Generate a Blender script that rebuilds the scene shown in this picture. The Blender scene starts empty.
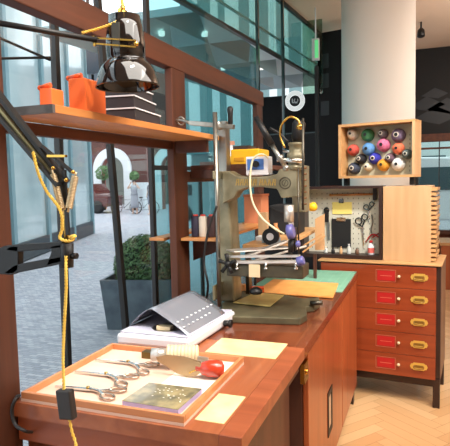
import bpy, math, random
import numpy as np
from mathutils import Vector, Matrix
random.seed(7)
SC = bpy.context.scene
COL = SC.collection
# ------------------------------------------------------------ camera frame
F = 530.0; H = 1.6
_y = np.array([200, 48, -F]); _y = _y/np.linalg.norm(_y)
_x = np.array([1425, -11, 530.]); _x = _x-_x.dot(_y)*_y; _x = _x/np.linalg.norm(_x)
_z = np.cross(_x, _y)
RM = np.array([_x, _y, _z])
def _ray(x, y): return RM@np.array([x-225, -(y-223), -F])
def at(x, y, Y):
    d = _ray(x, y); t = Y/d[1]; return Vector((d[0]*t, Y, H+d[2]*t))
def atz(x, y, z):
    d = _ray(x, y); t = (z-H)/d[2]; return Vector((d[0]*t, d[1]*t, z))
def atx(x, y, X):
    d = _ray(x, y); t = X/d[0]; return Vector((X, d[1]*t, H+d[2]*t))
cd = bpy.data.cameras.new('camera'); cam = bpy.data.objects.new('camera', cd); COL.objects.link(cam)
cd.lens = F*36/450; cd.sensor_width = 36; cd.clip_start = .02; cd.clip_end = 300
m4 = Matrix([list(RM[0])+[0], list(RM[1])+[0], list(RM[2])+[H], [0, 0, 0, 1]])
cam.matrix_world = m4
SC.camera = cam
# ------------------------------------------------------------ materials
def lin(c):
    return tuple(((v/255/12.92) if v/255 <= .04045 else ((v/255+.055)/1.055)**2.4) for v in c)+(1,)
_mc = {}
def mat(name, c, rough=.5, metal=0, c2=None, scale=8, stretch=(1, 1, 1), bump=0, kind='noise', coat=0, detail=4, spec=.5, lo=.35, hi=.65):
    if name in _mc: return _mc[name]
    m = bpy.data.materials.new(name); m.use_nodes = True; nt = m.node_tree; b = nt.nodes['Principled BSDF']
    b.inputs['Base Color'].default_value = lin(c); b.inputs['Roughness'].default_value = rough
    b.inputs['Metallic'].default_value = metal; b.inputs['Coat Weight'].default_value = coat
    b.inputs['Specular IOR Level'].default_value = spec
    if c2 is not None or bump:
        tc = nt.nodes.new('ShaderNodeTexCoord'); mp = nt.nodes.new('ShaderNodeMapping'); mp.inputs['Scale'].default_value = stretch
        nt.links.new(tc.outputs['Object'], mp.inputs[0])
        if kind == 'brick':
            t = nt.nodes.new('ShaderNodeTexBrick'); t.inputs['Scale'].default_value = scale
            t.inputs['Color1'].default_value = lin(c); t.inputs['Color2'].default_value = lin(c2)
            t.inputs['Mortar'].default_value = lin([v*.6 for v in c]); t.inputs['Mortar Size'].default_value = .012
            nt.links.new(mp.outputs[0], t.inputs[0]); nt.links.new(t.outputs[0], b.inputs['Base Color']); fo = t.outputs[0]
        else:
            t = nt.nodes.new('ShaderNodeTexNoise'); t.inputs['Scale'].default_value = scale; t.inputs['Detail'].default_value = detail
            t.inputs['Distortion'].default_value = .6 if kind == 'wood' else 0
            nt.links.new(mp.outputs[0], t.inputs[0]); fo = t.outputs[0]
            if c2 is not None:
                r = nt.nodes.new('ShaderNodeValToRGB'); r.color_ramp.elements[0].color = lin(c); r.color_ramp.elements[1].color = lin(c2)
                r.color_ramp.elements[0].position = lo; r.color_ramp.elements[1].position = hi
                nt.links.new(fo, r.inputs[0]); nt.links.new(r.outputs[0], b.inputs['Base Color'])
        if bump:
            bp = nt.nodes.new('ShaderNodeBump'); bp.inputs['Strength'].default_value = bump; bp.inputs['Distance'].default_value = .005
            nt.links.new(fo, bp.inputs['Height']); nt.links.new(bp.outputs[0], b.inputs['Normal'])
    _mc[name] = m; return m
def wood(name, c, c2, axis='x', rough=.4, coat=0.1, s=9):
    st = {'x': (.12, 1.6, 1.6), 'y': (1.6, .12, 1.6), 'z': (1.6, 1.6, .12)}[axis]
    return mat(name, c, rough, 0, c2, s, st, .05, 'wood', coat, lo=.3, hi=.7)
def emit(name, c, s):
    m = bpy.data.materials.new(name); m.use_nodes = True; nt = m.node_tree; b = nt.nodes['Principled BSDF']
    b.inputs['Base Color'].default_value = lin(c); b.inputs['Emission Color'].default_value = lin(c); b.inputs['Emission Strength'].default_value = s
    return m
def glass(name, tint, refl=.12, rough=0.0):
    m = bpy.data.materials.new(name); m.use_nodes = True; nt = m.node_tree; nt.nodes.clear()
    o = nt.nodes.new('ShaderNodeOutputMaterial'); mx = nt.nodes.new('ShaderNodeMixShader')
    t = nt.nodes.new('ShaderNodeBsdfTransparent'); g = nt.nodes.new('ShaderNodeBsdfGlossy')
    t.inputs[0].default_value = lin(tint); g.inputs['Roughness'].default_value = rough
    fr = nt.nodes.new('ShaderNodeLayerWeight'); fr.inputs[0].default_value = .5
    pw = nt.nodes.new('ShaderNodeMath'); pw.operation = 'POWER'; pw.inputs[1].default_value = 5; nt.links.new(fr.outputs['Facing'], pw.inputs[0])
    ma = nt.nodes.new('ShaderNodeMath'); ma.operation = 'MULTIPLY_ADD'; ma.inputs[1].default_value = .8; ma.inputs[2].default_value = refl*.3
    nt.links.new(pw.outputs[0], ma.inputs[0]); nt.links.new(ma.outputs[0], mx.inputs[0])
    nt.links.new(t.outputs[0], mx.inputs[1]); nt.links.new(g.outputs[0], mx.inputs[2]); nt.links.new(mx.outputs[0], o.inputs[0])
    return m
M = {}
M['frame'] = wood('timber red brown', (98, 52, 30), (70, 36, 20), 'y', .6, 0)
M['framez'] = wood('timber upright', (92, 47, 26), (62, 31, 17), 'z', .6, 0)
M['shelf'] = wood('shelf timber', (216, 152, 88), (186, 118, 62), 'y')
M['shelfend'] = mat('shelf end unlit grey', (92, 88, 86), .6, 0, (70, 66, 64), 30)  # grey painted in for the unlit front end of the shelf
M['bench'] = wood('bench top timber', (170, 100, 62), (140, 76, 46), 'y', .35, .2)
M['benchx'] = wood('bench apron timber', (162, 88, 54), (132, 66, 38), 'x', .4, .1)
M['benchdark'] = wood('dark bench top', (122, 62, 38), (92, 44, 26), 'y', .25, .4)
M['cab'] = wood('cabinet veneer', (170, 88, 46), (142, 68, 34), 'z', .35, .25)
M['cab2'] = wood('cabinet side veneer', (124, 66, 40), (100, 48, 28), 'z', .3, .4)
M['darkwood'] = wood('dark recess wood', (88, 48, 32), (62, 34, 24), 'z', .5)
M['chest'] = wood('drawer veneer', (152, 68, 34), (126, 50, 24), 'x', .3, .4)
M['chestframe'] = mat('chest dark frame', (46, 26, 20), .4)
M['oak'] = wood('pale plywood', (204, 166, 124), (190, 150, 106), 'z', .5)
M['oakx'] = wood('pale oak top', (204, 160, 108), (186, 138, 88), 'x', .45)
M['traywood'] = wood('tray wood', (206, 140, 92), (190, 120, 72), 'x', .4)
M['traybase'] = wood('tray lining', (230, 200, 180), (216, 180, 156), 'x', .5, s=5)
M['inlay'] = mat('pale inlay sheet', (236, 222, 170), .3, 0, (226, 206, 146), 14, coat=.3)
M['black'] = mat('black paint', (12, 12, 13), .5)
M['enamel'] = mat('black enamel', (10, 10, 12), .08, 0, coat=1)
M['blackmat'] = mat('matt black', (20, 20, 22), .7)
M['rubber'] = mat('black rubber', (24, 22, 22), .6)
M['brass'] = mat('brass', (206, 166, 84), .25, 1)
M['copper'] = mat('copper', (196, 122, 88), .3, 1)
M['chrome'] = mat('polished steel', (214, 214, 210), .16, 1)
M['steel'] = mat('brushed steel', (176, 174, 166), .35, 1, (150, 148, 140), 20, (1, 1, .1))
M['steeldark'] = mat('dark steel', (92, 88, 80), .4, 1)
M['olive'] = mat('olive cast iron', (146, 139, 114), .38, .35, (118, 112, 88), 14)
M['olived'] = mat('worn bed iron', (74, 70, 58), .45, .5, (92, 86, 70), 16)
M['silverp'] = mat('clear machined aluminium', (216, 212, 206), .3, .7)
M['yellowcord'] = mat('yellow twisted cord', (244, 212, 104), .7, 0, (234, 190, 72), 60)
M['orange'] = mat('orange enamel', (244, 118, 58), .35, coat=.3)
M['purple'] = mat('purple knob', (92, 92, 156), .35, coat=.3)
M['white'] = mat('white plastic', (218, 218, 222), .35, coat=.2)
M['greysheet'] = mat('grey sheet', (132, 136, 146), .25, .3, coat=.5)
M['cream'] = mat('cream bands', (224, 202, 164), .5)
M['red'] = mat('red varnished wood', (190, 60, 36), .2, coat=.6)
M['redlabel'] = mat('red label', (176, 26, 26), .5)
M['mat'] = mat('green cutting mat', (104, 156, 132), .55, 0, (114, 166, 142), 10)
M['matline'] = mat('mat grid line', (140, 184, 160), .6)
M['leather'] = mat('orange leather', (230, 164, 92), .5, 0, (218, 148, 76), 12)
M['card'] = mat('dull gold sheet', (196, 176, 112), .4, .2, (178, 156, 92), 10)
M['yellow'] = mat('yellow plastic', (232, 178, 30), .4)
M['blue'] = mat('blue panel', (70, 110, 176), .4)
M['concrete'] = mat('zinc planter', (96, 108, 116), .5, .3, (74, 84, 94), 6, bump=.1)
M['leafA'] = mat('box leaf', (84, 116, 66), .6, 0, (54, 84, 48), 18)
M['bark'] = mat('bark', (70, 52, 38), .8)
M['soil'] = mat('soil', (50, 40, 32), .9)
M['alu'] = mat('dark bronze mullion', (44, 44, 44), .4, .4)
M['peg'] = mat('pegboard white', (206, 204, 188), .5)
M['hole'] = mat('peg hole', (60, 58, 50), .8)
M['paper'] = mat('yellow note paper', (230, 214, 120), .7)
M['steelgrey'] = mat('grey fabric', (120, 118, 116), .8)
M['teal'] = mat('teal glass panel', (92, 138, 144), .2, .2)
# ------------------------------------------------------------ mesh builder
class MB:
    def __init__(s): s.v = []; s.f = []; s.mi = []; s.sm = []; s.m = 0
    def add(s, vs, fs, smooth=False):
        o = len(s.v); s.v += [Vector(v) for v in vs]
        for f in fs: s.f.append([i+o for i in f]); s.mi.append(s.m); s.sm.append(smooth)
        return s
    def box(s, a, b):
        x0, x1 = sorted((a[0], b[0])); y0, y1 = sorted((a[1], b[1])); z0, z1 = sorted((a[2], b[2]))
        return s.add([(x0,y0,z0),(x1,y0,z0),(x1,y1,z0),(x0,y1,z0),(x0,y0,z1),(x1,y0,z1),(x1,y1,z1),(x0,y1,z1)],
                     [(0,3,2,1),(4,5,6,7),(0,1,5,4),(1,2,6,5),(2,3,7,6),(3,0,4,7)])
    def obox(s, c, size, rz=0, rx=0, ry=0):
        R = Matrix.Rotation(rz, 3, 'Z')@Matrix.Rotation(ry, 3, 'Y')@Matrix.Rotation(rx, 3, 'X'); c = Vector(c); h = [k/2 for k in size]
        t = MB().box((-h[0],-h[1],-h[2]), h)
        return s.add([c+R@v for v in t.v], t.f)
    def bar(s, p, q, w, h, up=(0,0,1)):
        p = Vector(p); q = Vector(q); d = (q-p).normalized(); up = Vector(up)
        if abs(d.dot(up)) > .98: up = Vector((0,1,0))
        a = d.cross(up).normalized()*w/2; b = a.cross(d).normalized()*h/2
        return s.add([p-a-b,p+a-b,p+a+b,p-a+b,q-a-b,q+a-b,q+a+b,q-a+b],[(0,1,2,3),(7,6,5,4),(0,4,5,1),(1,5,6,2),(2,6,7,3),(3,7,4,0)])
    def prism(s, pts, ex):
        ex = Vector(ex); n = len(pts); P = [Vector(p) for p in pts]
        nrm = sum(((P[i]).cross(P[(i+1) % n]) for i in range(n)), Vector())
        if nrm.dot(ex) > 0: P.reverse()
        return s.add(P+[p+ex for p in P], [list(range(n)), [n+i for i in reversed(range(n))]]+[[i, n+i, n+(i+1) % n, (i+1) % n] for i in range(n)])
    def lathe(s, prof, o=(0,0,0), ax=(0,0,1), n=24, cap=True):
        o = Vector(o); ax = Vector(ax).normalized(); u = ax.orthogonal().normalized(); w = ax.cross(u)
        vs = []
        for r, z in prof:
            for k in range(n):
                a = 2*math.pi*k/n; vs.append(o+ax*z+(u*math.cos(a)+w*math.sin(a))*r)
        fs = []
        for i in range(len(prof)-1):
            for k in range(n): k2 = (k+1) % n; fs.append((i*n+k, i*n+k2, (i+1)*n+k2, (i+1)*n+k))
        s.add(vs, fs, True)
        if cap:
            L = len(s.v)-len(vs)
            s.f.append([L+k for k in reversed(range(n))]); s.f.append([L+(len(prof)-1)*n+k for k in range(n)]); s.mi += [s.m]*2; s.sm += [False]*2
        return s
    def cyl(s, p, q, r, r2=None, n=16):
        p = Vector(p); q = Vector(q); return s.lathe([(r, 0), (r if r2 is None else r2, (q-p).length)], p, q-p, n)
    def ring(s, c, ax, R, r, n=24, k=8, arc=1.0, start=0, sx=1.0):
        c = Vector(c); ax = Vector(ax).normalized(); u = ax.orthogonal().normalized(); w = ax.cross(u)
        pts = [c+(u*math.cos(start+2*math.pi*arc*i/n)*sx+w*math.sin(start+2*math.pi*arc*i/n))*R for i in range(n+(0 if arc == 1 else 1))]
        return s.tube(pts, r, k, closed=(arc == 1), smooth=0)
    def tube(s, pts, r, n=8, closed=False, smooth=4):
        P = [Vector(p) for p in pts]
        if smooth and len(P) > 2:
            Q = []; L = len(P)
            for i in range(L if closed else L-1):
                g = lambda j: P[j % L] if closed else P[max(0, min(L-1, j))]
                a, b, c, d = g(i-1), g(i), g(i+1), g(i+2)
                for k in range(smooth):
                    t = k/smooth
                    Q.append(.5*((2*b)+(-a+c)*t+(2*a-5*b+4*c-d)*t*t+(-a+3*b-3*c+d)*t**3))
            if not closed: Q.append(P[-1])
            P = Q
        L = len(P); vs = []; prev = None
        for i, p in enumerate(P):
            d = (P[(i+1) % L]-P[i-1]) if closed else (P[min(L-1, i+1)]-P[max(0, i-1)])
            if d.length < 1e-9: d = Vector((0,0,1))
            d.normalize()
            u = d.orthogonal().normalized() if prev is None else (prev-d*prev.dot(d)).normalized()
            prev = u; w = d.cross(u); rr = r(i/(L-1)) if callable(r) else r
            for k in range(n): a = 2*math.pi*k/n; vs.append(p+(u*math.cos(a)+w*math.sin(a))*rr)
        fs = []
        for i in range(L if closed else L-1):
            j = (i+1) % L
            for k in range(n): k2 = (k+1) % n; fs.append((i*n+k, i*n+k2, j*n+k2, j*n+k))
        s.add(vs, fs, True)
        if not closed:
            o = len(s.v)-len(vs); s.f.append([o+k for k in reversed(range(n))]); s.f.append([o+(L-1)*n+k for k in range(n)]); s.mi += [s.m]*2; s.sm += [False]*2
        return s
    def sphere(s, c, r, n=16, m=10, sc=(1,1,1)):
        c = Vector(c); vs = []; fs = []
        for i in range(m+1):
            t = math.pi*i/m
            for k in range(n):
                a = 2*math.pi*k/n; vs.append(c+Vector((r*sc[0]*math.sin(t)*math.cos(a), r*sc[1]*math.sin(t)*math.sin(a), -r*sc[2]*math.cos(t))))
        for i in range(m):
            for k in range(n): k2 = (k+1) % n; fs.append((i*n+k, i*n+k2, (i+1)*n+k2, (i+1)*n+k))
        return s.add(vs, fs, True)
def xf(o):
    M4 = Matrix.Identity(4)
    while o is not None: M4 = Matrix.Translation(o.location)@o.rotation_euler.to_matrix().to_4x4()@M4; o = o.parent
    return M4
def build(mb, name, ms, parent=None, local=False, bevel=0, loc=None):
    """link the collected shapes as one mesh; world coordinates unless local"""
    if not isinstance(ms, (list, tuple)): ms = [ms]
    vs = mb.v
    o_loc = Vector((0,0,0))
    if parent is not None:
        if not local:
            I = xf(parent).inverted(); vs = [I@v for v in vs]
    else:
        if loc is None:
            xs = [v.x for v in vs]; ys = [v.y for v in vs]; zs = [v.z for v in vs]
            o_loc = Vector(((min(xs)+max(xs))/2, (min(ys)+max(ys))/2, min(zs)))
        else: o_loc = Vector(loc)
        vs = [v-o_loc for v in vs]
    me = bpy.data.meshes.new(name); me.from_pydata([tuple(v) for v in vs], [], mb.f)
    for k in ms: me.materials.append(k)
    me.polygons.foreach_set('material_index', mb.mi); me.polygons.foreach_set('use_smooth', mb.sm)
    me.update(); me.validate()
    ob = bpy.data.objects.new(name, me); ob.location = o_loc; COL.objects.link(ob)
    if parent is not None: ob.parent = parent
    if bevel:
        b = ob.modifiers.new('bevel', 'BEVEL'); b.width = bevel; b.segments = 2; b.limit_method = 'ANGLE'
    return ob
def tag(o, label, cat, group=None, kind=None):
    o['label'] = label; o['category'] = cat
    if group: o['group'] = group
    if kind: o['kind'] = kind
    return o
def thing(name, label, cat, loc=(0,0,0), rz=0, group=None):
    o = bpy.data.objects.new(name, None); COL.objects.link(o); o.location = loc; o.rotation_euler = (0,0,rz); o.empty_display_size = .05
    return tag(o, label, cat, group)
def single(mb, name, ms, label, cat, group=None, bevel=0):
    return tag(build(mb, name, ms, bevel=bevel), label, cat, group)
def struct(name, mb, ms, parent=None, bevel=0):
    o = build(mb, name, ms, parent, bevel=bevel)
    if parent is None: o['kind'] = 'structure'
    return o
def copy_tree(o, parent=None):
    c = o.copy(); COL.objects.link(c)
    if parent is not None: c.parent = parent
    for ch in list(o.children): copy_tree(ch, c)
    return c
V = Vector
# ============================================================ THE SETTING
XG = -1.45           # line of the glass front
# herringbone parquet, one mesh
fl = MB(); W, L = .085, .51; fm = [mat('parquet a', (208, 164, 116), .35, coat=.2), mat('parquet b', (200, 154, 106), .35, coat=.2), mat('parquet c', (216, 174, 126), .35, coat=.2), mat('parquet gap', (160, 118, 80), .6)]
fl.m = 3; fl.add([(XG,-4,-.003),(4,-4,-.003),(4,12,-.003),(XG,12,-.003)], [(0,1,2,3)])
Rq = Matrix.Rotation(math.radians(52), 3, 'Z'); g = .0012
def plank(x0, y0, x1, y1):
    P = [Rq@V((x, y, 0))+V((0, 4.5, 0)) for x, y in ((x0+g,y0+g),(x1-g,y0+g),(x1-g,y1-g),(x0+g,y1-g))]
    c = sum(P, V())/4
    if -1.1 < c.x < 3.6 and 1 < c.y < 8.5:
        fl.m = random.choice((0,0,1,2)); fl.add([(p.x,p.y,0) for p in P], [(0,1,2,3)])
for i in range(-90, 90):
    for j in range(-12, 12):
        ox, oy = i*W+j*L, i*W-j*L
        plank(ox, oy, ox+L, oy+W); plank(ox+L, oy+W-L, ox+L+W, oy+W)
struct('floor', fl, fm)
# street paving
pv = mat('grey street setts', (176, 177, 184), .75, 0, (142, 146, 156), 5.5, (1, 1, 1), .25, 'brick')
struct('ground', MB().add([(-45,-6,-.02),(XG,-6,-.02),(XG,45,-.02),(-45,45,-.02)], [(0,1,2,3)]), pv)
# ceiling, end wall, side wall
ceil = mat('warm white ceiling', (214, 188, 164), .8)
fa = V((-1.775, 3.4, 0)); fb = V((-1.34, 8.0, 0))
struct('ceiling', MB().prism([(-1.5,-4,3.6),(4,-4,3.6),(4,12,3.6),(-1.34,12,3.6),(-1.34,8.0,3.6),(fa.x,fa.y,3.6)], (0,0,.1)), ceil)
struct('wall_right', MB().box((4,-4,0),(4.1,12,3.6)), mat('side wall', (196, 176, 156), .8))
struct('wall_rear', MB().box((XG,-4.1,0),(4,-4,3.6)), mat('rear wall', (190, 170, 150), .8))
# black end wall with picture window under it
th = struct('wall_back', MB().box((-.5,9.2,2.25),(4,9.35,3.6)), mat('black end wall', (14, 13, 15), .5, spec=.3))
tri = MB()
c0 = at(436,108,9.19)
for dx, dz, s_ in ((-.14,.05,.28),(.16,.0,.3),(.0,-.14,.34),(-.02,.22,.2)):
    c = c0+V((dx,0,dz)); tri.add([c+V((-s_,0,-.02)),c+V((0,0,s_*.5)),c+V((s_,0,0)),c+V((.05,0,-s_*.35))], [(3,2,1,0)])
build(tri, 'facet_pattern', mat('facet ink', (20, 26, 34), .4), th)
# round column
cb = at(379,120,5.7); rc = (at(417,100,5.7).x-at(341,100,5.7).x)/2*.965
struct('column', MB().lathe([(rc,0),(rc,3.6)], (cb.x-.012,5.7,0), n=64), mat('column plaster', (226, 222, 216), .7))
# window at the back right : red timber frame, sill, pane
w = struct('window_2', MB().box((-.4,9.0,2.12),(2.5,9.12,2.24)).box((-.4,9.0,2.0),(2.5,9.05,2.03)).box((-.4,9.0,.66),(2.5,9.12,.72)), M['frame'])
build(MB().box((.55,9.02,.72),(.6,9.1,2.12)).box((-.15,9.02,.72),(-.1,9.1,2.12)).box((.2,9.02,.72),(.215,9.1,2.12)), 'mullion', M['alu'], w)
build(MB().box((-.4,9.06,.72),(2.5,9.07,2.12)), 'pane', glass('clear pane', (225, 238, 236)), w)
struct('wall_back_lower', MB().box((-.5,9.1,0),(4,9.3,.66)), M['cab2'])
# canopy soffit in folded metal
so = MB(); sm_ = [mat('soffit panel a', (186, 208, 212), .4), mat('soffit panel b', (150, 178, 184), .4), mat('soffit panel c', (214, 230, 232), .4)]
zs = 2.955; nx, ny = 4, 4
gx = lambda i, j: -1.72+.0945*((4.05+3.9*j/ny)-4.05) - i*.4
P = {}
for i in range(nx+1):
    for j in range(ny+1):
        P[i, j] = V((gx(i, j), 4.05+3.9*j/ny, zs))
for i in range(nx):
    for j in range(ny):
        a, b, c, d = P[i,j], P[i+1,j], P[i+1,j+1], P[i,j+1]; cc = (a+b+c+d)/4+V((.1*((i+j) % 2)-.05, 0, .16))
        for k, (p, q) in enumerate(((a,b),(b,c),(c,d),(d,a))): so.m = (k+i) % 3; so.add([p, q, cc], [(0,2,1)])
so.m = 1
so.bar(P[0,0]+V((0,0,.03)), P[nx,0]+V((0,0,.03)), .02, .06).bar(P[0,0]+V((0,0,.19)), P[0,ny]+V((0,0,.19)), .02, .02).bar(P[0,ny]+V((0,0,.03)), P[nx,ny]+V((0,0,.03)), .02, .06)
so_o = struct('trim_1', so, sm_); tag(so_o, 'folded teal metal soffit over the street outside the glass', 'soffit')
bl = MB()
for i, j in ((.6,.8),(1.5,.6),(.5,2.6),(1.6,2.4),(2.6,1.4),(2.4,3.0)):
    bl.cyl((-1.75-i*.4, 4.05+j*.97, zs+.02), (-1.75-i*.4, 4.05+j*.97, zs+.06), .03)
build(bl, 'downlight', emit('soffit downlights', (255, 250, 240), 1.5), so_o)
# glass front : panes, fins, dark mullions
G1 = glass('street glass', (250, 254, 255)); G2 = glass('teal glass', (196, 228, 230), .2); G3 = glass('green edge glass', (186, 214, 210), .25)
w1 = struct('window_1', MB().box((-1.66,-3.9,0),(-1.56,2.9,.02)).box((-1.66,-3.9,3.4),(-1.54,4.0,3.5)), M['alu'])
def mull(p, q, wd, dp, name='mullion', mt='alu'):
    p = V(p); q = V(q); d = (q-p); p2 = p-d*((p.z-.02)/d.z); q2 = p+d*((3.45-p.z)/d.z)
    return build(MB().bar(p2, q2, wd, dp, (0,1,0)), name, M[mt], w1)
mull(atx(126,330,-1.6), atx(113,180,-1.6), .03, .035)
mull(atx(59,150,-1.6), atx(53,0,-1.6), .03, .03)
build(MB().box((-1.605,-3.9,.03),(-1.595,2.9,3.4)), 'pane', G1, w1)
w3 = struct('window_3', MB().box((-1.61,2.93,0),(-1.585,2.97,3.4)).box((-1.61,2.97,1.67),(-1.59,3.7,1.70)).box((-1.61,3.7,0),(-1.59,3.73,1.70)), M['alu'])
build(MB().box((-1.605,2.96,.03),(-1.595,5.3,2.9)), 'pane', G2, w3)
# fascia glass above the soffit, glass fins
w4 = struct('window_4', MB().bar((fa.x,fa.y,3.58),(fb.x,fb.y,3.58),.04,.04).bar((fa.x,fa.y,2.955),(fb.x,fb.y,2.955),.04,.03), M['alu'])
build(MB().bar((fa.x,fa.y,3.27),(fb.x,fb.y,3.27),.012,.6), 'pane', G3, w4)
ga, gb2 = at(303,95,6.9), at(322,16,6.9); build(MB().box((ga.x,6.9,ga.z),(gb2.x,6.912,gb2.z)), 'pane', glass('hanging pane', (196,216,204), .25), w4)
for px, Y in ((258.5, 5.3), (283.5, 6.3)):
    p = atx(px, 100, -1.6+.0945*(Y-5)); build(MB().box((p.x-.014,p.y-.02,0),(p.x+.014,p.y+.02,3.6)), 'glass_fin', mat('dark glass fin', (34, 56, 58), .15, 0, coat=.5), w4)
# street buildings -------------------------------------------------------
bt = MB(); a = V((-7.6,8.0,0)); b = V((-9.9,14.2,0)); n_ = (b-a).normalized(); out = V((-n_.y, n_.x, 0))
gb = thing('glass_building', 'pale blue glazed building with a dark plinth across the street', 'building', a)
a2 = a-n_*8
hb = 9.5
bt.prism([a2, b, b+out*4, a2+out*4], (0,0,hb)); build(bt, 'glass_wall', [mat('pale blue glazing', (160, 182, 186), .15, .0, (192, 206, 208), 1.2, (.5, .5, .5), coat=.5)], gb)
build(MB().prism([a2-out*.08, b-out*.08+n_*.08, b+out*.2+n_*.08, a2+out*.2], (0,0,.38)), 'plinth', mat('plinth', (52, 60, 66), .5), gb)
for k in range(7):
    p = b-n_*(2.05*k+.05); build(MB().bar(p-out*.05, p-out*.05+V((0,0,hb)), .09, .09, (1,0,0)), 'upright', mat('glazing bar', (120, 150, 158), .4), gb)
brk = mat('pink brick', (158, 98, 88), .8, 0, (138, 80, 72), 4, (1, 1, 1), .1, 'brick')
YB = 27
def P2(x, y): return at(x, y, YB)
bb = thing('brick_building', 'pink brick building with a white arched gateway', 'building', (P2(113,200).x, YB, 0))
x0 = P2(40,150).x; x1 = P2(330,150).x; ax_ = P2(112,150).x; Ro = (P2(131,150).x-P2(93,150).x)/2; Ri = Ro*.6; zc = P2(112,170).z
wl = MB()
def arcp(cx, r, y=YB, n=20): return [V((cx+r*math.cos(math.pi*k/n), y, zc+r*math.sin(math.pi*k/n))) for k in range(n+1)]
ztop = P2(112,75).z
ax2 = P2(173,150).x
def wallarch(mb, xa, xb, cx, r, z1, th_=.4):
    A = arcp(cx, r)
    mb.prism([V((xa,YB,0)), V((cx-r,YB,0))]+list(reversed(A))[0:0]+[V((cx-r,YB,z1)), V((xa,YB,z1))], (0,th_,0))
    mb.prism([V((cx+r,YB,0)), V((xb,YB,0)), V((xb,YB,z1)), V((cx+r,YB,z1))], (0,th_,0))
    for k in range(len(A)-1):
        p, q = A[k], A[k+1]; mb.prism([p, q, V((q.x,YB,z1)), V((p.x,YB,z1))], (0,th_,0))
xm = (ax_+ax2)/2
wallarch(wl, x0, xm, ax_, Ri, ztop); wallarch(wl, xm, x1, ax2, Ri, ztop)
build(wl, 'brick_wall', brk, bb)
for cx in (ax_, ax2):
    ar = MB(); A = arcp(cx, Ri, YB-.12); B = arcp(cx, Ro, YB-.12)
    for k in range(20): ar.prism([A[k], A[k+1], B[k+1], B[k]], (0,.12,0))
    for s in (-1, 1): ar.box((cx+s*Ri,YB-.12,0),(cx+s*Ro,YB,zc))
    build(ar, 'white_arch', mat('white stone', (226, 228, 230), .7), bb)
for a_, b_ in ((x0,ax_-Ro),(ax_+Ro,ax2-Ro),(ax2+Ro,x1)): build(MB().box((a_,YB-.1,0),(b_,YB,1.55)), 'pale_base', mat('pale render', (205, 212, 218), .7), bb)
build(MB().box((x0,YB+6,0),(x1,YB+6.2,5)), 'courtyard_wall', mat('courtyard', (116, 124, 116), .8), bb)
for xx in (44, 58, 75, 88, 100, 140):
    for zz in (5.0, 7.5):
        p = P2(xx,100); build(MB().box((p.x-.5,YB-.03,zz),(p.x+.5,YB+.02,zz+1.4)), 'window', mat('dark casement', (70, 80, 90), .2), bb)
# bright strip facade
sf = thing('striped_tower', 'pale tower with white and teal vertical strips beyond the soffit', 'building', (-7,17,0))
s1 = MB(); s2 = MB()
xx = -7.9; k = 0
while xx < -1.2:
    wd = random.uniform(.15,.5)
    (s1 if k % 2 else s2).box((xx,17,2.6),(xx+wd,17.3,14)); xx += wd; k += 1
build(MB().box((-7.9,17.6,0),(-1.2,18,2.6)), 'base_wall', mat('pale grey base', (150,166,168), .6), sf)
build(MB().box((-7.9,17,2.5),(-1.2,18,2.6)), 'canopy', M['teal'], sf)
build(s1, 'white_strip', mat('white cladding', (226, 234, 234), .5), sf); build(s2, 'teal_strip', mat('teal cladding', (122, 150, 152), .3), sf)
# planting in the arch
def leafball(c, r, n, sz, sc=(1,1,1), seed=1):
    rn = random.Random(seed); mb = MB(); c = V(c)
    for _ in range(n):
        d = V((rn.gauss(0,1), rn.gauss(0,1), rn.gauss(0,1))).normalized(); p = c+V([d[i]*sc[i] for i in range(3)])*r*rn.uniform(.86,1.03)
        u = (d+V((rn.uniform(-1,1), rn.uniform(-1,1), rn.uniform(-1,1)))).normalized(); a_ = u.orthogonal().normalized()*sz*rn.uniform(.6,1.2); b_ = u.cross(a_).normalized()*sz*.5
        mb.add([p-a_, p+b_, p+a_, p-b_], [(0,1,2,3)])
    return mb
for (px, py, r, lab, sd) in ((103,173,.42,'round green tree in front of the left leg of the white arch',3),(134,176,.25,'round green tree right of the white arch behind the bicycles',4)):
    c = at(px,py,26.3); t = thing('street_tree', lab, 'tree', (c.x,26.3,0), 0, 'trees by the arch')
    build(leafball(c, r, 300, .1, seed=sd), 'foliage', mat('tree leaf', (120, 150, 104), .7, 0, (90, 124, 76), 5), t)
    build(MB().cyl((c.x,26.3,-.02),(c.x,26.3,c.z-r*.5),.09), 'trunk', M['bark'], t)
# parked dark red car
def make_car(cp, lab, col):
    car = thing('car', lab, 'car', cp)
    body = [(-1.6,.35),(1.7,.35),(1.75,.9),(1.05,1.0),(.6,1.55),(-1.55,1.6),(-1.65,.9)]
    build(MB().prism([cp+V((x,-.75,z)) for x, z in body], (0,1.5,0)), 'body', mat('car paint '+lab[:8], col, .25, coat=.6), car, bevel=.04)
    for pts in (((-1.4,1.02),(-.5,1.02),(-.5,1.45),(-1.35,1.45)), ((-.35,1.02),(.85,1.02),(.5,1.45),(-.35,1.45))):
        build(MB().prism([cp+V((x,-.77,z)) for x, z in pts], (0,.03,0)), 'side_window', mat('car glass', (30, 34, 38), .1), car)
    for dx in (-1.0, 1.1): build(MB().lathe([(.2,-.02),(.34,0),(.34,.2),(.2,.22)], cp+V((dx,-.8,.34)), (0,1,0)), 'wheel', M['rubber'], car)
make_car(V((at(88,205,24.2).x, 24.2, -.02)), 'dark red car parked before the brick building', (84, 32, 28))
make_car(V((at(214,205,20).x, 20, -.02)), 'silver car parked in the street right of the second timber post', (150, 164, 168))
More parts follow.
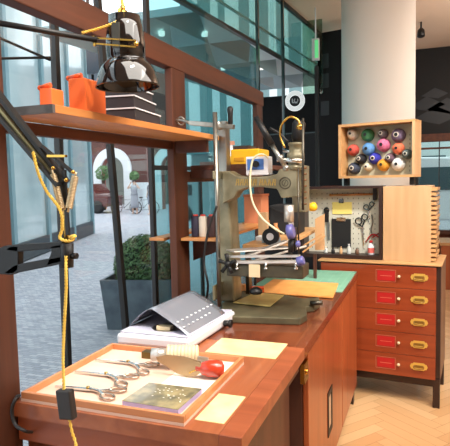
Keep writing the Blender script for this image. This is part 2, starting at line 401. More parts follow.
# bicycles
def bike(c, rz, lab):
    t = thing('bicycle', lab, 'bicycle', c, rz, 'bicycles leaning in the street'); dk = mat('bicycle frame', (60, 68, 78), .4)
    for dx in (-.52, .52):
        wb = MB().ring((dx,0,.33),(0,1,0),.31,.018,24,6)
        for k in range(8): a_ = math.pi*k/4; wb.tube([(dx,0,.33),(dx+.3*math.cos(a_),0,.33+.3*math.sin(a_))],.004,4,smooth=0)
        build(wb, 'wheel', M['rubber'], t, True)
    build(MB().tube([(-.52,0,.33),(-.1,0,.3),(-.2,0,.75),(-.52,0,.33)],.016,6,smooth=0).tube([(-.1,0,.3),(.38,0,.72),(-.19,0,.7)],.016,6,smooth=0).tube([(.52,0,.33),(.38,0,.72),(.36,0,.9)],.016,6,smooth=0), 'frame', dk, t, True)
    build(MB().tube([(.4,-.25,.93),(.34,-.12,.95),(.34,.12,.95),(.4,.25,.93)],.014,6), 'handlebar', dk, t, True)
    build(MB().sphere((-.22,0,.82),.1,12,8,(1.2,.7,.4)), 'saddle', M['rubber'], t, True)
for (px, py, Y, rz, lab) in ((126,207,23.4,.15,'bicycle just left of the photographer in grey'),(145,207,23.2,-.1,'bicycle just right of the photographer in grey')):
    c = at(px,py,Y); bike((c.x,Y,-.02), rz, lab)
# people in the street
def skin_body(name, J, E_, mt, parent):
    me = bpy.data.meshes.new(name); me.from_pydata([j[:3] for j in J], E_, []); me.materials.append(mt)
    ob = bpy.data.objects.new(name, me); COL.objects.link(ob); ob.parent = parent
    sk = ob.modifiers.new('skin', 'SKIN'); sk.use_smooth_shade = True
    for i, j in enumerate(J): me.skin_vertices[0].data[i].radius = (j[3], j[3] if len(j) < 5 else j[4])
    me.skin_vertices[0].data[0].use_root = True
    ss = ob.modifiers.new('sub', 'SUBSURF'); ss.levels = 1; ss.render_levels = 2
    return ob
def person(c, rz, lab, top, low, skinc, arms):
    t = thing('person', lab, 'person', c, rz); h = 1.68
    J = [(0,0,.92,.13,.1),(0,0,1.1,.11,.085),(0,.0,1.3,.14,.095),(0,0,1.42,.06,.055),(0,0,1.48,.05),(0,-.01,1.57,.075,.09),(0,-.01,1.64,.065,.08),
         (-.09,0,.86,.085),(-.1,-.01,.48,.055),(-.1,.02,.09,.036),(-.1,-.1,.03,.035),
         (.09,0,.86,.085),(.1,-.03,.48,.055),(.11,-.0,.09,.036),(.11,-.12,.03,.035)]
    E_ = [(0,1),(1,2),(2,3),(3,4),(4,5),(5,6),(0,7),(7,8),(8,9),(9,10),(0,11),(11,12),(12,13),(13,14)]
    for s in (-1, 1):
        el, ha = arms[0 if s < 0 else 1]; o = len(J)
        J += [(s*.17,0,1.37,.055),(s*el[0],el[1],el[2],.042),(s*ha[0],ha[1],ha[2],.03),(s*ha[0]*.75,ha[1]-.06,ha[2]+.04,.025)]
        E_ += [(2,o),(o,o+1),(o+1,o+2),(o+2,o+3)]
    skm = mat('skin tone', skinc, .6)
    skin_body('body', J, E_, skm, t)
    build(MB().lathe([(.19,.95),(.15,1.1),(.185,1.3),(.15,1.42),(.06,1.46)], n=16), 'top', top, t, True).scale = (1,.72,1)
    build(MB().lathe([(.2,.32),(.21,.5),(.19,.8),(.16,1.05)] if low[1] else [(.13,.5),(.19,.85),(.16,1.03)], n=16), 'skirt' if low[1] else 'shorts', low[0], t, True).scale = (1,.75,1)
    build(MB().sphere((0,.02,1.62),.1,14,8,(.9,1,.95)).sphere((0,.07,1.54),.07,10,6,(.9,.7,1.2)), 'hair', mat('dark hair', (34, 28, 26), .6), t, True)
    f = MB()
    for s in (-1, 1): f.sphere((s*.03,-.095,1.6),.01,8,6)
    f.sphere((0,-.11,1.575),.012,8,6,(.8,1,1.6)); f.sphere((0,-.1,1.54),.014,8,6,(1.5,.5,.5)); build(f, 'face', mat('face marks', (120, 80, 66), .6), t, True)
    return t
c = at(135,213,23.0)
pr = person((c.x,23,-.02), .3, 'person in a long grey dress raising both hands to the face', mat('grey dress', (150,152,160), .8), (mat('grey dress', (150,152,160), .8), True), (198,160,140), (((.3,-.12,1.28),(.1,-.22,1.58)), ((.3,-.12,1.28),(.1,-.22,1.58))))
c = at(151,214,22.5)
person((c.x,22.5,-.02), -.4, 'person in dark clothes standing at the edge of the dark window frame', mat('dark coat', (62,66,78), .8), (mat('blue skirt', (86,96,116), .8), False), (190,156,138), (((.22,.02,1.1),(.2,-.06,.86)), ((.22,.02,1.1),(.2,-.06,.86))))
# planter with clipped box ball
pc = V((-3.0,5.33,-.02)); pb = thing('potted_box_ball', 'clipped green box ball in a square zinc planter outside', 'plant', pc, math.radians(14))
o = MB(); o.m = 0; w0, w1_, hh = .36, .41, .56
o.add([(-w0,-w0,0),(w0,-w0,0),(w0,w0,0),(-w0,w0,0),(-w1_,-w1_,hh),(w1_,-w1_,hh),(w1_,w1_,hh),(-w1_,w1_,hh),(-w1_+.03,-w1_+.03,hh),(w1_-.03,-w1_+.03,hh),(w1_-.03,w1_-.03,hh),(-w1_+.03,w1_-.03,hh),(-w1_+.05,-w1_+.05,hh-.08),(w1_-.05,-w1_+.05,hh-.08),(w1_-.05,w1_-.05,hh-.08),(-w1_+.05,w1_-.05,hh-.08)],
      [(3,2,1,0)]+[(i,(i+1)%4,4+(i+1)%4,4+i) for i in range(4)]+[(4+i,4+(i+1)%4,8+(i+1)%4,8+i) for i in range(4)]+[(8+i,8+(i+1)%4,12+(i+1)%4,12+i) for i in range(4)])
build(o, 'planter', M['concrete'], pb, True)
build(MB().box((-.36,-.36,hh-.08),(.36,.36,hh-.06)), 'soil', M['soil'], pb, True)
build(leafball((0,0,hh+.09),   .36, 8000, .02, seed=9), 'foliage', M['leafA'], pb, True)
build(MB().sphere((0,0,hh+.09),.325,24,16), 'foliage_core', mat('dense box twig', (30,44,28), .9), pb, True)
build(MB().cyl((0,0,hh-.06),(0,0,hh+.1),.03), 'stem', M['bark'], pb, True)
# ============================================================ TIMBER FRAME
fr = thing('timber_screen', 'red brown timber post and beam frame along the window', 'frame', (-1.24,1.3,0))
for nm, ya, yb in (('a',1.17,1.30),('b',2.46,2.62),('c',3.93,4.07)):
    build(MB().box((-1.28 if nm == 'a' else -1.24,ya,0),(-1.2,yb,2.17)), 'post', M['framez'], fr, bevel=.004)
build(MB().box((-1.26,-.6,2.17),(-1.2,4.10,2.28)), 'top_rail', M['frame'], fr, bevel=.004)
build(MB().box((-1.24,1.30,1.76),(-1.205,2.46,1.80)), 'shelf_rail', M['frame'], fr, bevel=.003)
build(MB().box((-1.24,2.62,1.59),(-1.205,3.93,1.65)), 'shelf_rail', M['frame'], fr, bevel=.003)
# high shelf
sh = thing('wall_shelf', 'long timber shelf on the frame carrying the orange boxes', 'shelf', (-1.1,1.9,1.80))
build(MB().box((-1.2,1.262,1.80),(-.985,2.55,1.824)), 'board', M['shelf'], sh, bevel=.002)
build(MB().box((-1.2,1.25,1.80),(-.985,1.262,1.824)), 'end_edge', M['shelfend'], sh)
build(MB().box((-1.195,2.47,1.74),(-1.02,2.49,1.80)), 'bracket', M['frame'], sh)
# second high shelf and lower shelf beyond the second post
sb = thing('wall_shelf', 'upper timber shelf behind the machine under the yellow case', 'shelf', (-1.0,3.2,1.63))
build(MB().box((-1.2,2.66,1.655),(-.87,3.7,1.68)), 'board', M['frame'], sb, bevel=.002)
build(MB().box((-1.2,2.66,1.61),(-.87,2.69,1.655)), 'edge_strip', M['darkwood'], sb)
sl = thing('wall_shelf', 'lower timber shelf behind the machine with thread cones', 'shelf', (-1.1,3.2,1.28))
build(MB().box((-1.195,2.50,1.285),(-.99,3.69,1.30)), 'board', M['shelf'], sl, bevel=.002)
build(MB().box((-1.37,2.48,1.285),(-1.285,3.3,1.30)), 'outer_board', M['shelf'], sl, bevel=.002)
build(MB().prism([(-1.19,2.64,1.285),(-1.0,2.64,1.285),(-1.0,2.64,1.23),(-1.19,2.64,1.16)], (0,.025,0)), 'bracket', M['frame'], sl)
# ============================================================ WORKTOP
ZT = .93
wt = thing('worktop', 'long red brown timber workbench top with pale inlay squares', 'worktop', (-.82,2.5,.88))
def quadtop(x0, y0, x1, y1, z0, z1): return MB().box((x0,y0,z0),(x1,y1,z1))
build(quadtop(-1.19,1.25,-.505,2.02,.885,ZT), 'near_board', M['bench'], wt)
build(quadtop(-.505,1.25,-.44,2.02,.885,ZT), 'edge_board', M['benchx'], wt, bevel=.002)
build(quadtop(-1.19,2.02,-.44,3.79,.885,ZT), 'far_board', M['benchdark'], wt, bevel=.002)
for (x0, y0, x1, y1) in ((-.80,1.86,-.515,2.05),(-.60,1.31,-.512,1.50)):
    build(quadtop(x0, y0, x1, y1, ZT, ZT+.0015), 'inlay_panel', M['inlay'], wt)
bf = thing('bench_stand', 'timber front apron and legs carrying the near end of the worktop', 'stand', (-.82,1.6,0))
build(MB().box((-1.19,1.27,.80),(-.46,1.30,.885)), 'apron', M['benchx'], bf, bevel=.002)
build(MB().box((-1.19,1.31,.0),(-.50,1.34,.80)), 'front_panel', M['cab2'], bf)
build(MB().box((-.53,1.35,.0),(-.50,2.0,.82)), 'side_panel', M['darkwood'], bf)
build(MB().box((-.50,1.3,.84),(-.46,2.0,.885)), 'side_rail', M['darkwood'], bf)
for (x_, y_) in ((-1.19,1.345),(-.58,1.345)): build(MB().box((x_,y_,0),(x_+.045,y_+.045,.885)), 'leg', M['darkwood'], bf)
# cabinet with doors facing the room
cbt = thing('base_cabinet', 'glossy orange brown cabinet under the far worktop, door pull facing the room', 'cabinet', (-.8,2.9,0))
build(MB().box((-1.18,2.10,.12),(-.47,3.76,.885)), 'body', M['darkwood'], cbt)  # body darkened to stand for the shaded void under the bench edge
build(MB().box((-.468,2.11,.12),(-.445,3.06,.884)), 'door', M['cab'], cbt, bevel=.002)
d2 = build(MB().box((-.468,3.075,.12),(-.445,3.76,.884)), 'door', M['cab'], cbt, bevel=.002)
hp = build(MB().box((-.446,2.56,.30),(-.441,2.69,.33)).box((-.446,2.56,.5),(-.441,2.69,.53)).box((-.446,2.56,.33),(-.441,2.585,.5)).box((-.446,2.665,.33),(-.441,2.69,.5)), 'recessed_pull', M['black'], cbt)
build(MB().box((-.4465,2.585,.33),(-.4445,2.665,.50)), 'pull_insert', mat('pale pull insert', (200,170,140), .4), hp)
build(MB().box((-.46,2.025,.78),(-.442,2.10,.86)).cyl((-.442,2.06,.82),(-.436,2.06,.82),.012), 'hinge_plate', M['brass'], cbt)
for (x_, y_) in ((-1.15,2.13),(-.50,2.13),(-1.15,3.69),(-.50,3.69)): build(MB().box((x_,y_,0),(x_+.04,y_+.06,.12)), 'foot', M['chestframe'], cbt)
# ============================================================ TRAY AND WHAT IS IN IT
tr = thing('tray', 'shallow pale timber tray at the front end of the worktop', 'tray', (-.87,1.5,ZT))
tx0, tx1, ty0, ty1 = -1.165, -.61, 1.262, 1.775
build(MB().box((tx0,ty0,ZT+.0005),(tx1,ty1,ZT+.009)), 'base', M['traybase'], tr)
for (a, b) in (((tx0,ty0),(tx1,ty0+.012)),((tx0,ty1-.012),(tx1,ty1)),((tx0,ty0+.012),(tx0+.012,ty1-.012)),((tx1-.012,ty0+.012),(tx1,ty1-.012))):
    build(MB().box((a[0],a[1],ZT+.009),(b[0],b[1],ZT+.03)), 'rim', M['traywood'], tr, bevel=.0015)
ZB = ZT+.009
sw = single(MB().box((-.80,1.46,ZB),(-.63,1.75,ZB+.002)), 'paper_sheet', mat('white paper', (240,232,220), .6), 'white paper lining sheet under the stamp in the tray', 'paper')
def scissors(tip, piv, ha, hb, lab, sz=1.0):
    z = ZB+.004; tip = V((*tip[:2], z)); piv = V((*piv[:2], z)); ha = V((*ha[:2], z)); hb = V((*hb[:2], z))
    t = thing('scissors', lab, 'scissors', (piv.x,piv.y,ZB), 0, 'tailor shears in the tray')
    d = (piv-tip).normalized(); n = V((-d.y,d.x,0))
    for s, hc, dz in ((1, ha, 0), (-1, hb, .004)):
        bl_ = MB().prism([tip+n*.001*s+V((0,0,dz)), piv+n*.012*s+d*.015+V((0,0,dz)), piv-n*.006*s+d*.02+V((0,0,dz)), tip+n*-.001*s+V((0,0,dz))], (0,0,.0035))
        h = (hc-piv).normalized(); k = h.cross(V((0,0,1)))
        bl_.tube([piv+V((0,0,dz+.002)), piv.lerp(hc,.45)+k*.006*s+V((0,0,dz+.002)), hc-h*.02+V((0,0,.003))], .0055, 8)
        pts = [hc+h*.026*math.cos(a_)*sz+k*.017*math.sin(a_)*sz+V((0,0,.003)) for a_ in [2*math.pi*i/18 for i in range(18)]]
        ob = build(bl_, 'blade', M['chrome'], t)
        build(MB().tube(pts, .0042, 8, closed=True, smooth=2), 'finger_loop', mat('worn steel grip', (190,168,150), .25, .9), ob)
    build(MB().cyl(piv+V((0,0,.006)), piv+V((0,0,.012)), .006), 'pivot_screw', M['brass'], t)
def sc3(t_, p_, a_, b_, lab): scissors(*(atz(*q_, .945) for q_ in (t_, p_, a_, b_)), lab)
sc3((55,387),(88,389.5),(118,390),(107.5,397), 'steel tailor shears nearest the black cord switch')
sc3((75,372),(106,375),(131,376.5),(121,384), 'steel tailor shears in the middle of the tray')
sc3((95,360),(128,363),(152,364.5),(143,372), 'steel tailor shears closest to the white device')
cs = thing('photo_case', 'flat square case with a glossy golden photo cover in the tray', 'case', (-.725,1.36,ZB))
q = [atz(149,382,.958), atz(202,388,.958), atz(178,409,.958), atz(122,400,.958)]
q = [V((p.x,p.y,ZB)) for p in q]
build(MB().prism(q, (0,0,.016)), 'block', mat('violet edge case', (176,164,206), .3), cs, bevel=.001)
build(MB().prism([V((p.x,p.y,ZB+.0162)) for p in q], (0,0,.001)), 'cover', mat('golden photo print', (108,102,80), .2, 0, (176,160,116), 22, lo=.4, hi=.75, coat=.5), cs)
single(MB().box((-.99,1.70,ZB),(-.945,1.735,ZB+.025)), 'brass_block', mat('dark brass', (110,90,50), .4, .8), 'small dull brass block by the back rim of the tray', 'weight', bevel=.001)
fk = MB(); rf = random.Random(11); cq = (q[0]+q[1]+q[2]+q[3])/4
for _ in range(26):
    u_, v_ = rf.uniform(.3,.9), rf.uniform(.15,.7); p_ = q[0].lerp(q[1],u_).lerp(q[3].lerp(q[2],u_),v_); fk.box((p_.x-.002,p_.y-.0015,ZB+.0172),(p_.x+.003,p_.y+.0015,ZB+.0175))
build(fk, 'print_flecks', mat('pale print flecks', (226,220,206), .4), cs)
# numbering stamp with red handle
st = thing('hand_stamp', 'steel numbering stamp with cream bands and a turned red handle', 'stamp', (-.76,1.6,ZB))
pA = V((-.90,1.615,ZB+.052)); pB = V((-.72,1.68,ZB+.046))
axs = (pB-pA).normalized()
lp = []
for k in range(9):
    t_ = .055+.0125*k; lp += [(.030,t_),(.034,t_+.002),(.034,t_+.009),(.030,t_+.0115)]
build(MB().lathe(lp, pA, axs, 24), 'number_bands', M['cream'], st)
def S_(x_, y_, Y_=1.57): return at(x_, y_, Y_)
build(MB().prism([S_(a_,b_) for a_,b_ in ((156,357),(166,355),(184,357),(200,362),(203,371),(196,376),(186,377),(176,373),(166,366),(158,362))], (0,.005,0)), 'side_plate', mat('champagne plate', (176,150,116), .35, .8), st)
build(MB().prism([S_(a_,b_,1.64) for a_,b_ in ((196,356),(208,358),(209,366),(203,371),(196,368))], (0,.005,0)), 'side_plate', M['silverp'], st)
build(MB().cyl(pA, pA+axs*.055, .022), 'spindle', M['silverp'], st)
hA = V((-.712,1.575,ZB+.036)); hd = (V((-.612,1.605,ZB+.032))-hA).normalized()
build(MB().lathe([(.010,0),(.012,.015),(.022,.022),(.028,.045),(.029,.07),(.026,.088),(.012,.096)], hA, hd, 20), 'handle', M['red'], st)
build(MB().bar(S_(190,372,1.575), hA+hd*.01, .02, .004), 'arm_plate', M['brass'], st)
# ============================================================ WHITE DEVICE
dv = thing('warmer_tray', 'white flat device box with a curved grey dotted sheet on top', 'device', (-1.0,2.1,ZT))
dq = [V((-1.18,1.83,ZT+.006)), V((-.855,1.83,ZT+.006)), V((-.835,2.32,ZT+.006)), V((-1.17,2.30,ZT+.006))]
build(MB().prism(dq, (0,0,.046)), 'case', M['white'], dv, bevel=.012)
build(MB().prism([V((p.x+(-1.01-p.x)*.06, p.y+(2.07-p.y)*.06, ZT+.0525)) for p in dq], (0,0,.007)), 'lid_rim', mat('violet white rim', (192,190,208), .3), dv, bevel=.003)
shm = MB(); A0 = []; N = 16
ra, rb = atz(128,325,.985), atz(217,298,.985)
L0, L1 = V((-1.175,1.92,.985)), V((-1.16,2.3,.985)); R0, R1 = V((-.875,1.86,.986)), V((-.85,2.23,.986))
def shp(u, v, off=0):
    p = L0.lerp(L1, v).lerp(R0.lerp(R1, v), u); h_ = .095*math.sin(math.pi*min(1, u*1.0))**1.0 if u < .42 else .095*math.sin(math.pi*.42)*max(0, 1-((u-.42)/.58))**.8
    return p+V((0,0,h_+off))
vs = [shp(i/N, j/8) for i in range(N+1) for j in range(9)]+[shp(i/N, j/8, .002) for i in range(N+1) for j in range(9)]
n9 = (N+1)*9; fs = []
for i in range(N):
    for j in range(8):
        a_ = i*9+j; fs += [(a_,a_+1,a_+10,a_+9),(n9+a_,n9+a_+9,n9+a_+10,n9+a_+1)]
for i in range(N): fs += [(i*9,(i+1)*9,n9+(i+1)*9,n9+i*9),(i*9+8,n9+i*9+8,n9+(i+1)*9+8,(i+1)*9+8)]
shm.add(vs, fs, True); so2 = build(shm, 'curved_sheet', M['greysheet'], dv)
dt = MB()
for r_, u in enumerate((.80,.90)):
    for k in range(9-2*r_):
        p = shp(u, .08+k*.105, .004); dt.sphere(p, .006, 8, 6, (1,1,.5))
build(dt, 'dot_row', M['white'], so2)
build(MB().cyl((-1.0,1.95,ZT+.052),(-1.0,1.95,ZT+.06),.07,n=28), 'hot_plate', M['steel'], dv)
build(MB().box((-1.03,1.9,ZT+.052),(-.97,1.93,ZT+.075)), 'clip', M['cream'], dv)
build(MB().cyl((-.835,2.17,ZT+.03),(-.81,2.17,ZT+.03),.014).cyl((-.81,2.17,ZT+.03),(-.80,2.17,ZT+.03),.018), 'dial', M['black'], dv)
# ============================================================ SHEETS ON THE WORKTOP
mt = thing('cutting_mat', 'green gridded cutting mat at the far end of the worktop', 'mat', (-.7,3.5,ZT))
build(MB().box((-1.0,3.08,ZT),(-.447,3.785,ZT+.003)), 'sheet', M['mat'], mt)
gl = MB()
for k in range(11): x_ = -.98+k*.05; gl.box((x_,3.09,ZT+.003),(x_+.002,3.78,ZT+.0034))
for k in range(14): y_ = 3.1+k*.05; gl.box((-.99,y_,ZT+.003),(-.45,y_+.003,ZT+.0034))
build(gl, 'grid', M['matline'], mt)
single(MB().prism([(-.93,2.93,ZT+.0036),(-.47,2.90,ZT+.0036),(-.50,3.30,ZT+.0036),(-.93,3.34,ZT+.0036)], (0,0,.006)), 'leather_sheet', M['leather'], 'tan orange leather sheet lying on the green mat', 'leather')
# ============================================================ ENGRAVING MACHINE
Ym = 2.45
mc = thing('engraving_machine', 'tall olive cast iron pantograph engraving machine on the worktop', 'machine', (-.72,2.5,ZT))
def A(x, y, Y=Ym): return at(x, y, Y)
zb = ZT+.035
bp_ = [V((p.x,p.y,ZT)) for p in (atz(a_,b_,zb) for a_,b_ in [(221,303),(223,312),(232,316),(300,318),(307,314),(306,306),(314,305),(320,301),(319,297),(303,298),(282,294),(240,290)])]
build(MB().prism(bp_, (0,0,.035)), 'base_plate', mat('worn olive base', (104,98,74), .45, .3, (82,77,58), 12), mc, bevel=.006)
build(MB().cyl((-.53,2.58,zb+.012),(-.47,2.58,zb+.016),.012), 'table_lever', M['steeldark'], mc)
# pipe, square column
x = A(218.5,200).x
build(MB().cyl((x,Ym-.02,zb),(x,Ym-.02,A(218,112,Ym-.02).z),.011), 'guide_rod', M['steel'], mc)
x0, x1 = A(221,150,2.6).x, A(229,150,2.6).x
build(MB().box((x0,2.56,A(222,175,2.6).z),(x1,2.62,A(222,122,2.6).z)), 'upper_column', M['steel'], mc, bevel=.003)
cl = [A(222,302,2.6), A(238,302,2.6), A(237,262,2.6), A(234,215,2.6), A(233,172,2.6), A(222,172,2.6)]
cl[0].z = cl[1].z = zb
build(MB().prism([V((p.x,2.54,p.z)) for p in cl], (0,.13,0)), 'column', M['olive'], mc, bevel=.01)
z_ = A(225,124,2.5).z
build(MB().bar(A(190,123,2.5), A(234,127,2.5), .03, .022).cyl(A(218,130,2.5), A(218,122,2.5), .02), 'top_lever', M['steel'], mc, bevel=.002)
build(MB().tube([A(190,123,2.5), A(180,120,2.5), A(168,121,2.5)], .008, 8).ring(A(181,121,2.5), (0,1,.3), .02, .005, 16, 6), 'lever_linkage', M['steel'], mc)
build(MB().lathe([(.008,0),(.012,.015),(.013,.06),(.016,.085),(.010,.095)], A(230.5,126,2.5), (0,0,1), 16), 'crank_knob', M['black'], mc)
for (px, py) in ((219,175),(219,290)): build(MB().box(A(214,py-4,Ym-.04), A(224,py+4,2.57)), 'rod_clamp', M['olive'], mc, bevel=.003)
# cast arm with relief marks
ar = [(222,171),(229,171),(236,175.5),(250,177),(268,176),(277,174),(279,169),(297,168),(298,197),(281,198),(277,189),(262,187),(248,187.5),(238,191),(234,198),(222,204)]
arm = build(MB().prism([V((lambda p: (p.x,2.5,p.z))(A(a_,b_,2.5))) for a_, b_ in ar], (0,.09,0)), 'arm', M['olive'], mc, bevel=.006)
lt = MB(); rl = random.Random(5)
for k in range(9):
    px = 236+k*4.3+(2 if k > 4 else 0); p = A(px,185.5,2.497); q_ = A(px+1.2,179,2.497)
    lt.bar(p, q_, .005, .003, (0,1,0)); lt.bar(A(px+2.6,185.5,2.497), q_ if rl.random() < .5 else A(px+2.8,179,2.497), .005, .003, (0,1,0)); lt.bar(A(px+.4,182.5,2.497), A(px+2.8,182,2.497), .004, .003, (0,1,0))
build(lt, 'raised_lettering', mat('gilt lettering', (190,158,90), .35, .6), arm)
c_ = A(285,183,2.499)
build(MB().ring(c_, (0,1,0), .027, .003, 28, 6).ring(c_, (0,1,0), .015, .002, 20, 6).bar(c_+V((-.006,0,-.012)), c_+V((.006,0,.012)), .003, .003, (0,1,0)), 'round_emblem', M['olived'], arm)
# spindle head
hx0, hx1 = A(281,180,2.42).x, A(298,180,2.42).x
build(MB().box((hx0+.01,2.592,A(290,212,2.6).z),(hx1,2.68,A(290,166,2.6).z)), 'head_block', M['olive'], mc, bevel=.005)
c_ = A(294,170,2.5)
build(MB().lathe([(.045,0),(.045,.02),(.036,.025),(.036,.05),(.042,.055),(.042,.08),(.032,.085),(.030,.115),(.036,.12),(.036,.132)], V((c_.x,2.54,c_.z+.0)), (0,0,1), 24), 'pulley_stack', M['olive'], mc)
build(MB().cyl(A(282,160,2.5), A(304,161,2.5), .012).cyl(A(283,151,2.55), A(304,153,2.55), .007).cyl(A(277,158,2.5),A(283,158,2.5),.018), 'cross_shaft', M['chrome'], mc)
mo = build(MB().lathe([(.022,0),(.03,.02),(.032,.09),(.02,.105)], V((A(293,140).x,2.54,A(293,141).z)), (0.1,0,1), 20), 'motor', M['black'], mc)
build(MB().tube([A(285,148), A(280,136), A(282,124), A(290,117), A(298,120), A(300,127)], .0055, 8), 'brass_hose', M['brass'], mc)
build(MB().lathe([(.008,0),(.018,.01),(.018,.02),(.006,.03)], A(300,130), (0,0,1), 16), 'hose_nut', M['brass'], mc)
build(MB().cyl(A(303,210,2.42), A(303,118,2.42), .006).cyl(A(298.5,262,2.42), A(298.5,168,2.42), .004), 'depth_rod', M['steeldark'], mc)
for k in range(7):
    build(MB().ring(A(304,168+k*6,2.45), (0,0,1), .009, .005, 14, 6), 'spring_coil', mat('rusty steel', (120,84,56), .5, .5), mc)
lv = build(MB().cyl(A(256,117,2.42), A(272,145,2.42), .014, .016), 'lever_grip', M['black'], mc)
build(MB().cyl(A(272,145,2.42), A(286,168,2.42), .011).sphere(A(286,168,2.42),.016), 'lever_rod', M['steel'], mc)
build(MB().tube([A(270,128,2.5), A(280,134,2.5), A(288,142,2.5)], .006, 8), 'feed_arm', M['black'], mc)
# spindle & purple knobs
build(MB().cyl(A(291,205,2.5), A(291,250,2.5), .014).cyl(A(289,205,2.5), A(289,222,2.5), .024), 'spindle', M['silverp'], mc)
for (p, q_, r) in ((A(287,232,2.36), A(294,231,2.36), .034), (A(296,244,2.38), A(300,244,2.38), .016), (A(297,262,2.36), A(304,260,2.36), .022)):
    build(MB().lathe([(r*.7,0),(r,.004),(r,(q_-p).length-.004),(r*.75,(q_-p).length)], p, q_-p, 20), 'purple_knob', M['purple'], mc)
build(MB().box(A(290,228,2.40), A(297,250,2.44)).cyl(A(291,252,2.38), A(291,240,2.38), .014), 'knob_bracket', M['black'], mc)
# bed and sliding bars
b0, b1 = A(226,264,2.40), A(303,264,2.40); zb0, zb1 = A(260,277.5,2.40).z, A(260,265,2.40).z
build(MB().box((b0.x,2.40,zb0),(b1.x,2.535,zb1)), 'bed', M['olived'], mc, bevel=.006)
for (p, q_, w_, h_) in (((229,262),(303,261.5),.03,.014),((227,256.5),(300,256),.022,.012),((244,257),(286,241),.035,.01),((230,251),(288,247),.10,.006),((250,262),(306,246),.018,.008)):
    build(MB().bar(A(*p,2.40), A(*q_,2.62 if q_[1] < 250 else 2.40), w_, h_), 'pantograph_bar', M['silverp'], mc, bevel=.002)
for px in (237, 266, 296):
    c_ = A(px,270,2.39); build(MB().cyl(c_+V((0,0,-.0)), c_+V((0,0,.035)), .006).lathe([(.004,0),(.011,.004),(.011,.01),(.004,.014)], c_, (0,0,1), 14), 'clamp_screw', M['chrome'], mc)
tg = build(MB().box(A(249,277,2.385), A(260,264.5,2.387)), 'pale_tag', M['cream'], mc)
build(MB().cyl(A(255,285,2.42), A(255,276,2.42), .006).lathe([(.024,0),(.032,.008),(.032,.02),(.012,.034)], A(256,294,2.42), (0,0,1), 16), 'tool_holder', M['black'], mc)
kb = A(228,264,2.38)
kn = MB().sphere(kb, .018)
for a_ in (20,95,160,230,300): r_ = math.radians(a_); kn.cyl(kb, kb+V((math.cos(r_)*.045,-.01,math.sin(r_)*.05)), .008, .011, 8)
build(kn, 'star_knob', M['black'], mc)
# cable, box
cbx = thing('control_box', 'small white and blue speed control box on top of the cast arm', 'control box', A(257,175,2.54))
p0, p1 = A(246,172,2.5), A(268,156,2.5)
build(MB().box((p0.x,2.5,A(250,175.5,2.5).z),(p1.x,2.58,p1.z)), 'case', M['white'], cbx, bevel=.004)
build(MB().box((p0.x+.008,2.497,p0.z+.01),(p1.x-.022,2.5,p1.z-.012)), 'face_panel', M['blue'], cbx)
build(MB().cyl((p0.x+.055,2.497,(p0.z+p1.z)/2),(p0.x+.055,2.48,(p0.z+p1.z)/2),.016), 'dial', M['black'], cbx)
single(MB().tube([A(268,158,2.47), A(262,154,2.44), A(254,158,2.44), A(251,168,2.44), A(250,185,2.44), A(253,203,2.44), A(262,218,2.44), A(274,228,2.44), A(284,234,2.47)], .005, 8, smooth=6), 'cable', mat('cream cable', (226,216,180), .5), 'cream cable looping down from the control box to the spindle', 'cable')
single(MB().tube([A(217,206,2.42), A(208,232,2.42), A(204,262,2.42), A(208,285,2.42), atz(206,300,ZT+.006)], .006, 8, smooth=6), 'cable', M['rubber'], 'black cable hanging left of the machine column', 'cable')
single(MB().prism([V((p.x,p.y,zb+.001+dz)) for p, dz in ((atz(233,304,zb),.004), (atz(256,293,zb),0), (atz(284,296,zb),0), (atz(270,308,zb),.004))], (0,0,.004)), 'brass_plate', M['card'], 'dull gold engraving plate lying on the machine base', 'plate', bevel=.0005)
single(MB().box((-.99,2.82,ZT),(-.955,2.86,ZT+.07)), 'wood_block', M['shelf'], 'small upright wooden block behind the machine column, seen beside the cable', 'block', bevel=.003)
single(MB().obox((A(256,284,2.83).x,2.83,ZT+.03),(.09,.05,.06),.3), 'leather_block', mat('red orange block', (206,78,30), .4), 'red orange block lying behind the gold plate', 'block', bevel=.003)
# ============================================================ LAMP
lm = thing('task_lamp', 'black balanced arm lamp with brass fittings and a glossy bell shade', 'lamp', at(66,260,1.12))
YL = 1.12
def B(x, y, Y=YL): return at(x, y, Y)
br = MB()
def slab(mb, pts, Y, th_, holes=None): return mb.prism([V((lambda p: (p.x,Y,p.z))(at(a_,b_,Y))) for a_, b_ in pts], (0,th_,0))
slab(br, [(4,250),(12,245),(62,242),(62,248),(16,252)], YL, .022); slab(br, [(2,274),(12,274),(62,264),(62,256),(14,265)], YL, .022)
slab(br, [(-6,250),(4,246),(18,246),(18,270),(12,275),(-6,274)], YL, .022); slab(br, [(50,246),(62,244),(62,262),(46,266),(51,252)], YL, .022)
pm = B(-6,262); br.box((-1.215,YL,1.34),(-1.14,1.168,1.44))
build(br, 'wall_bracket', M['black'], lm, bevel=.002)
build(MB().cyl(B(67,267,1.13), B(67,243,1.13), .017).cyl(B(72,256,1.13), B(77,256,1.13), .008), 'socket', M['black'], lm)
build(MB().cyl(B(66.5,244,1.13), B(66,188,1.13), .0075), 'stem', M['brass'], lm)
build(MB().bar(B(68,235,1.115), B(64,170,1.115), .011, .006, (0,1,0)), 'stem_plate', M['black'], lm)
for (p, q_) in (((63,214),(52,170)), ((68,212),(76,172))):
    P0, P1 = B(*p,1.10), B(*q_,1.10); d_ = P1-P0; sp = MB(); pts = []
    u_ = d_.normalized().orthogonal().normalized(); v_ = d_.normalized().cross(u_)
    for k in range(180): a_ = k/180*2*math.pi*22; pts.append(P0+d_*(.1+.8*k/180)+(u_*math.cos(a_)+v_*math.sin(a_))*.0075)
    sp.tube(pts, .0021, 5, smooth=0).tube([P0, P0+d_*.12], .003, 6, smooth=0).tube([P1-d_*.12, P1], .003, 6, smooth=0)
    build(sp, 'spring', mat('pale spring steel', (214,196,160), .3, .7), lm)
E1, E2 = B(-46,42), B(-30,62)
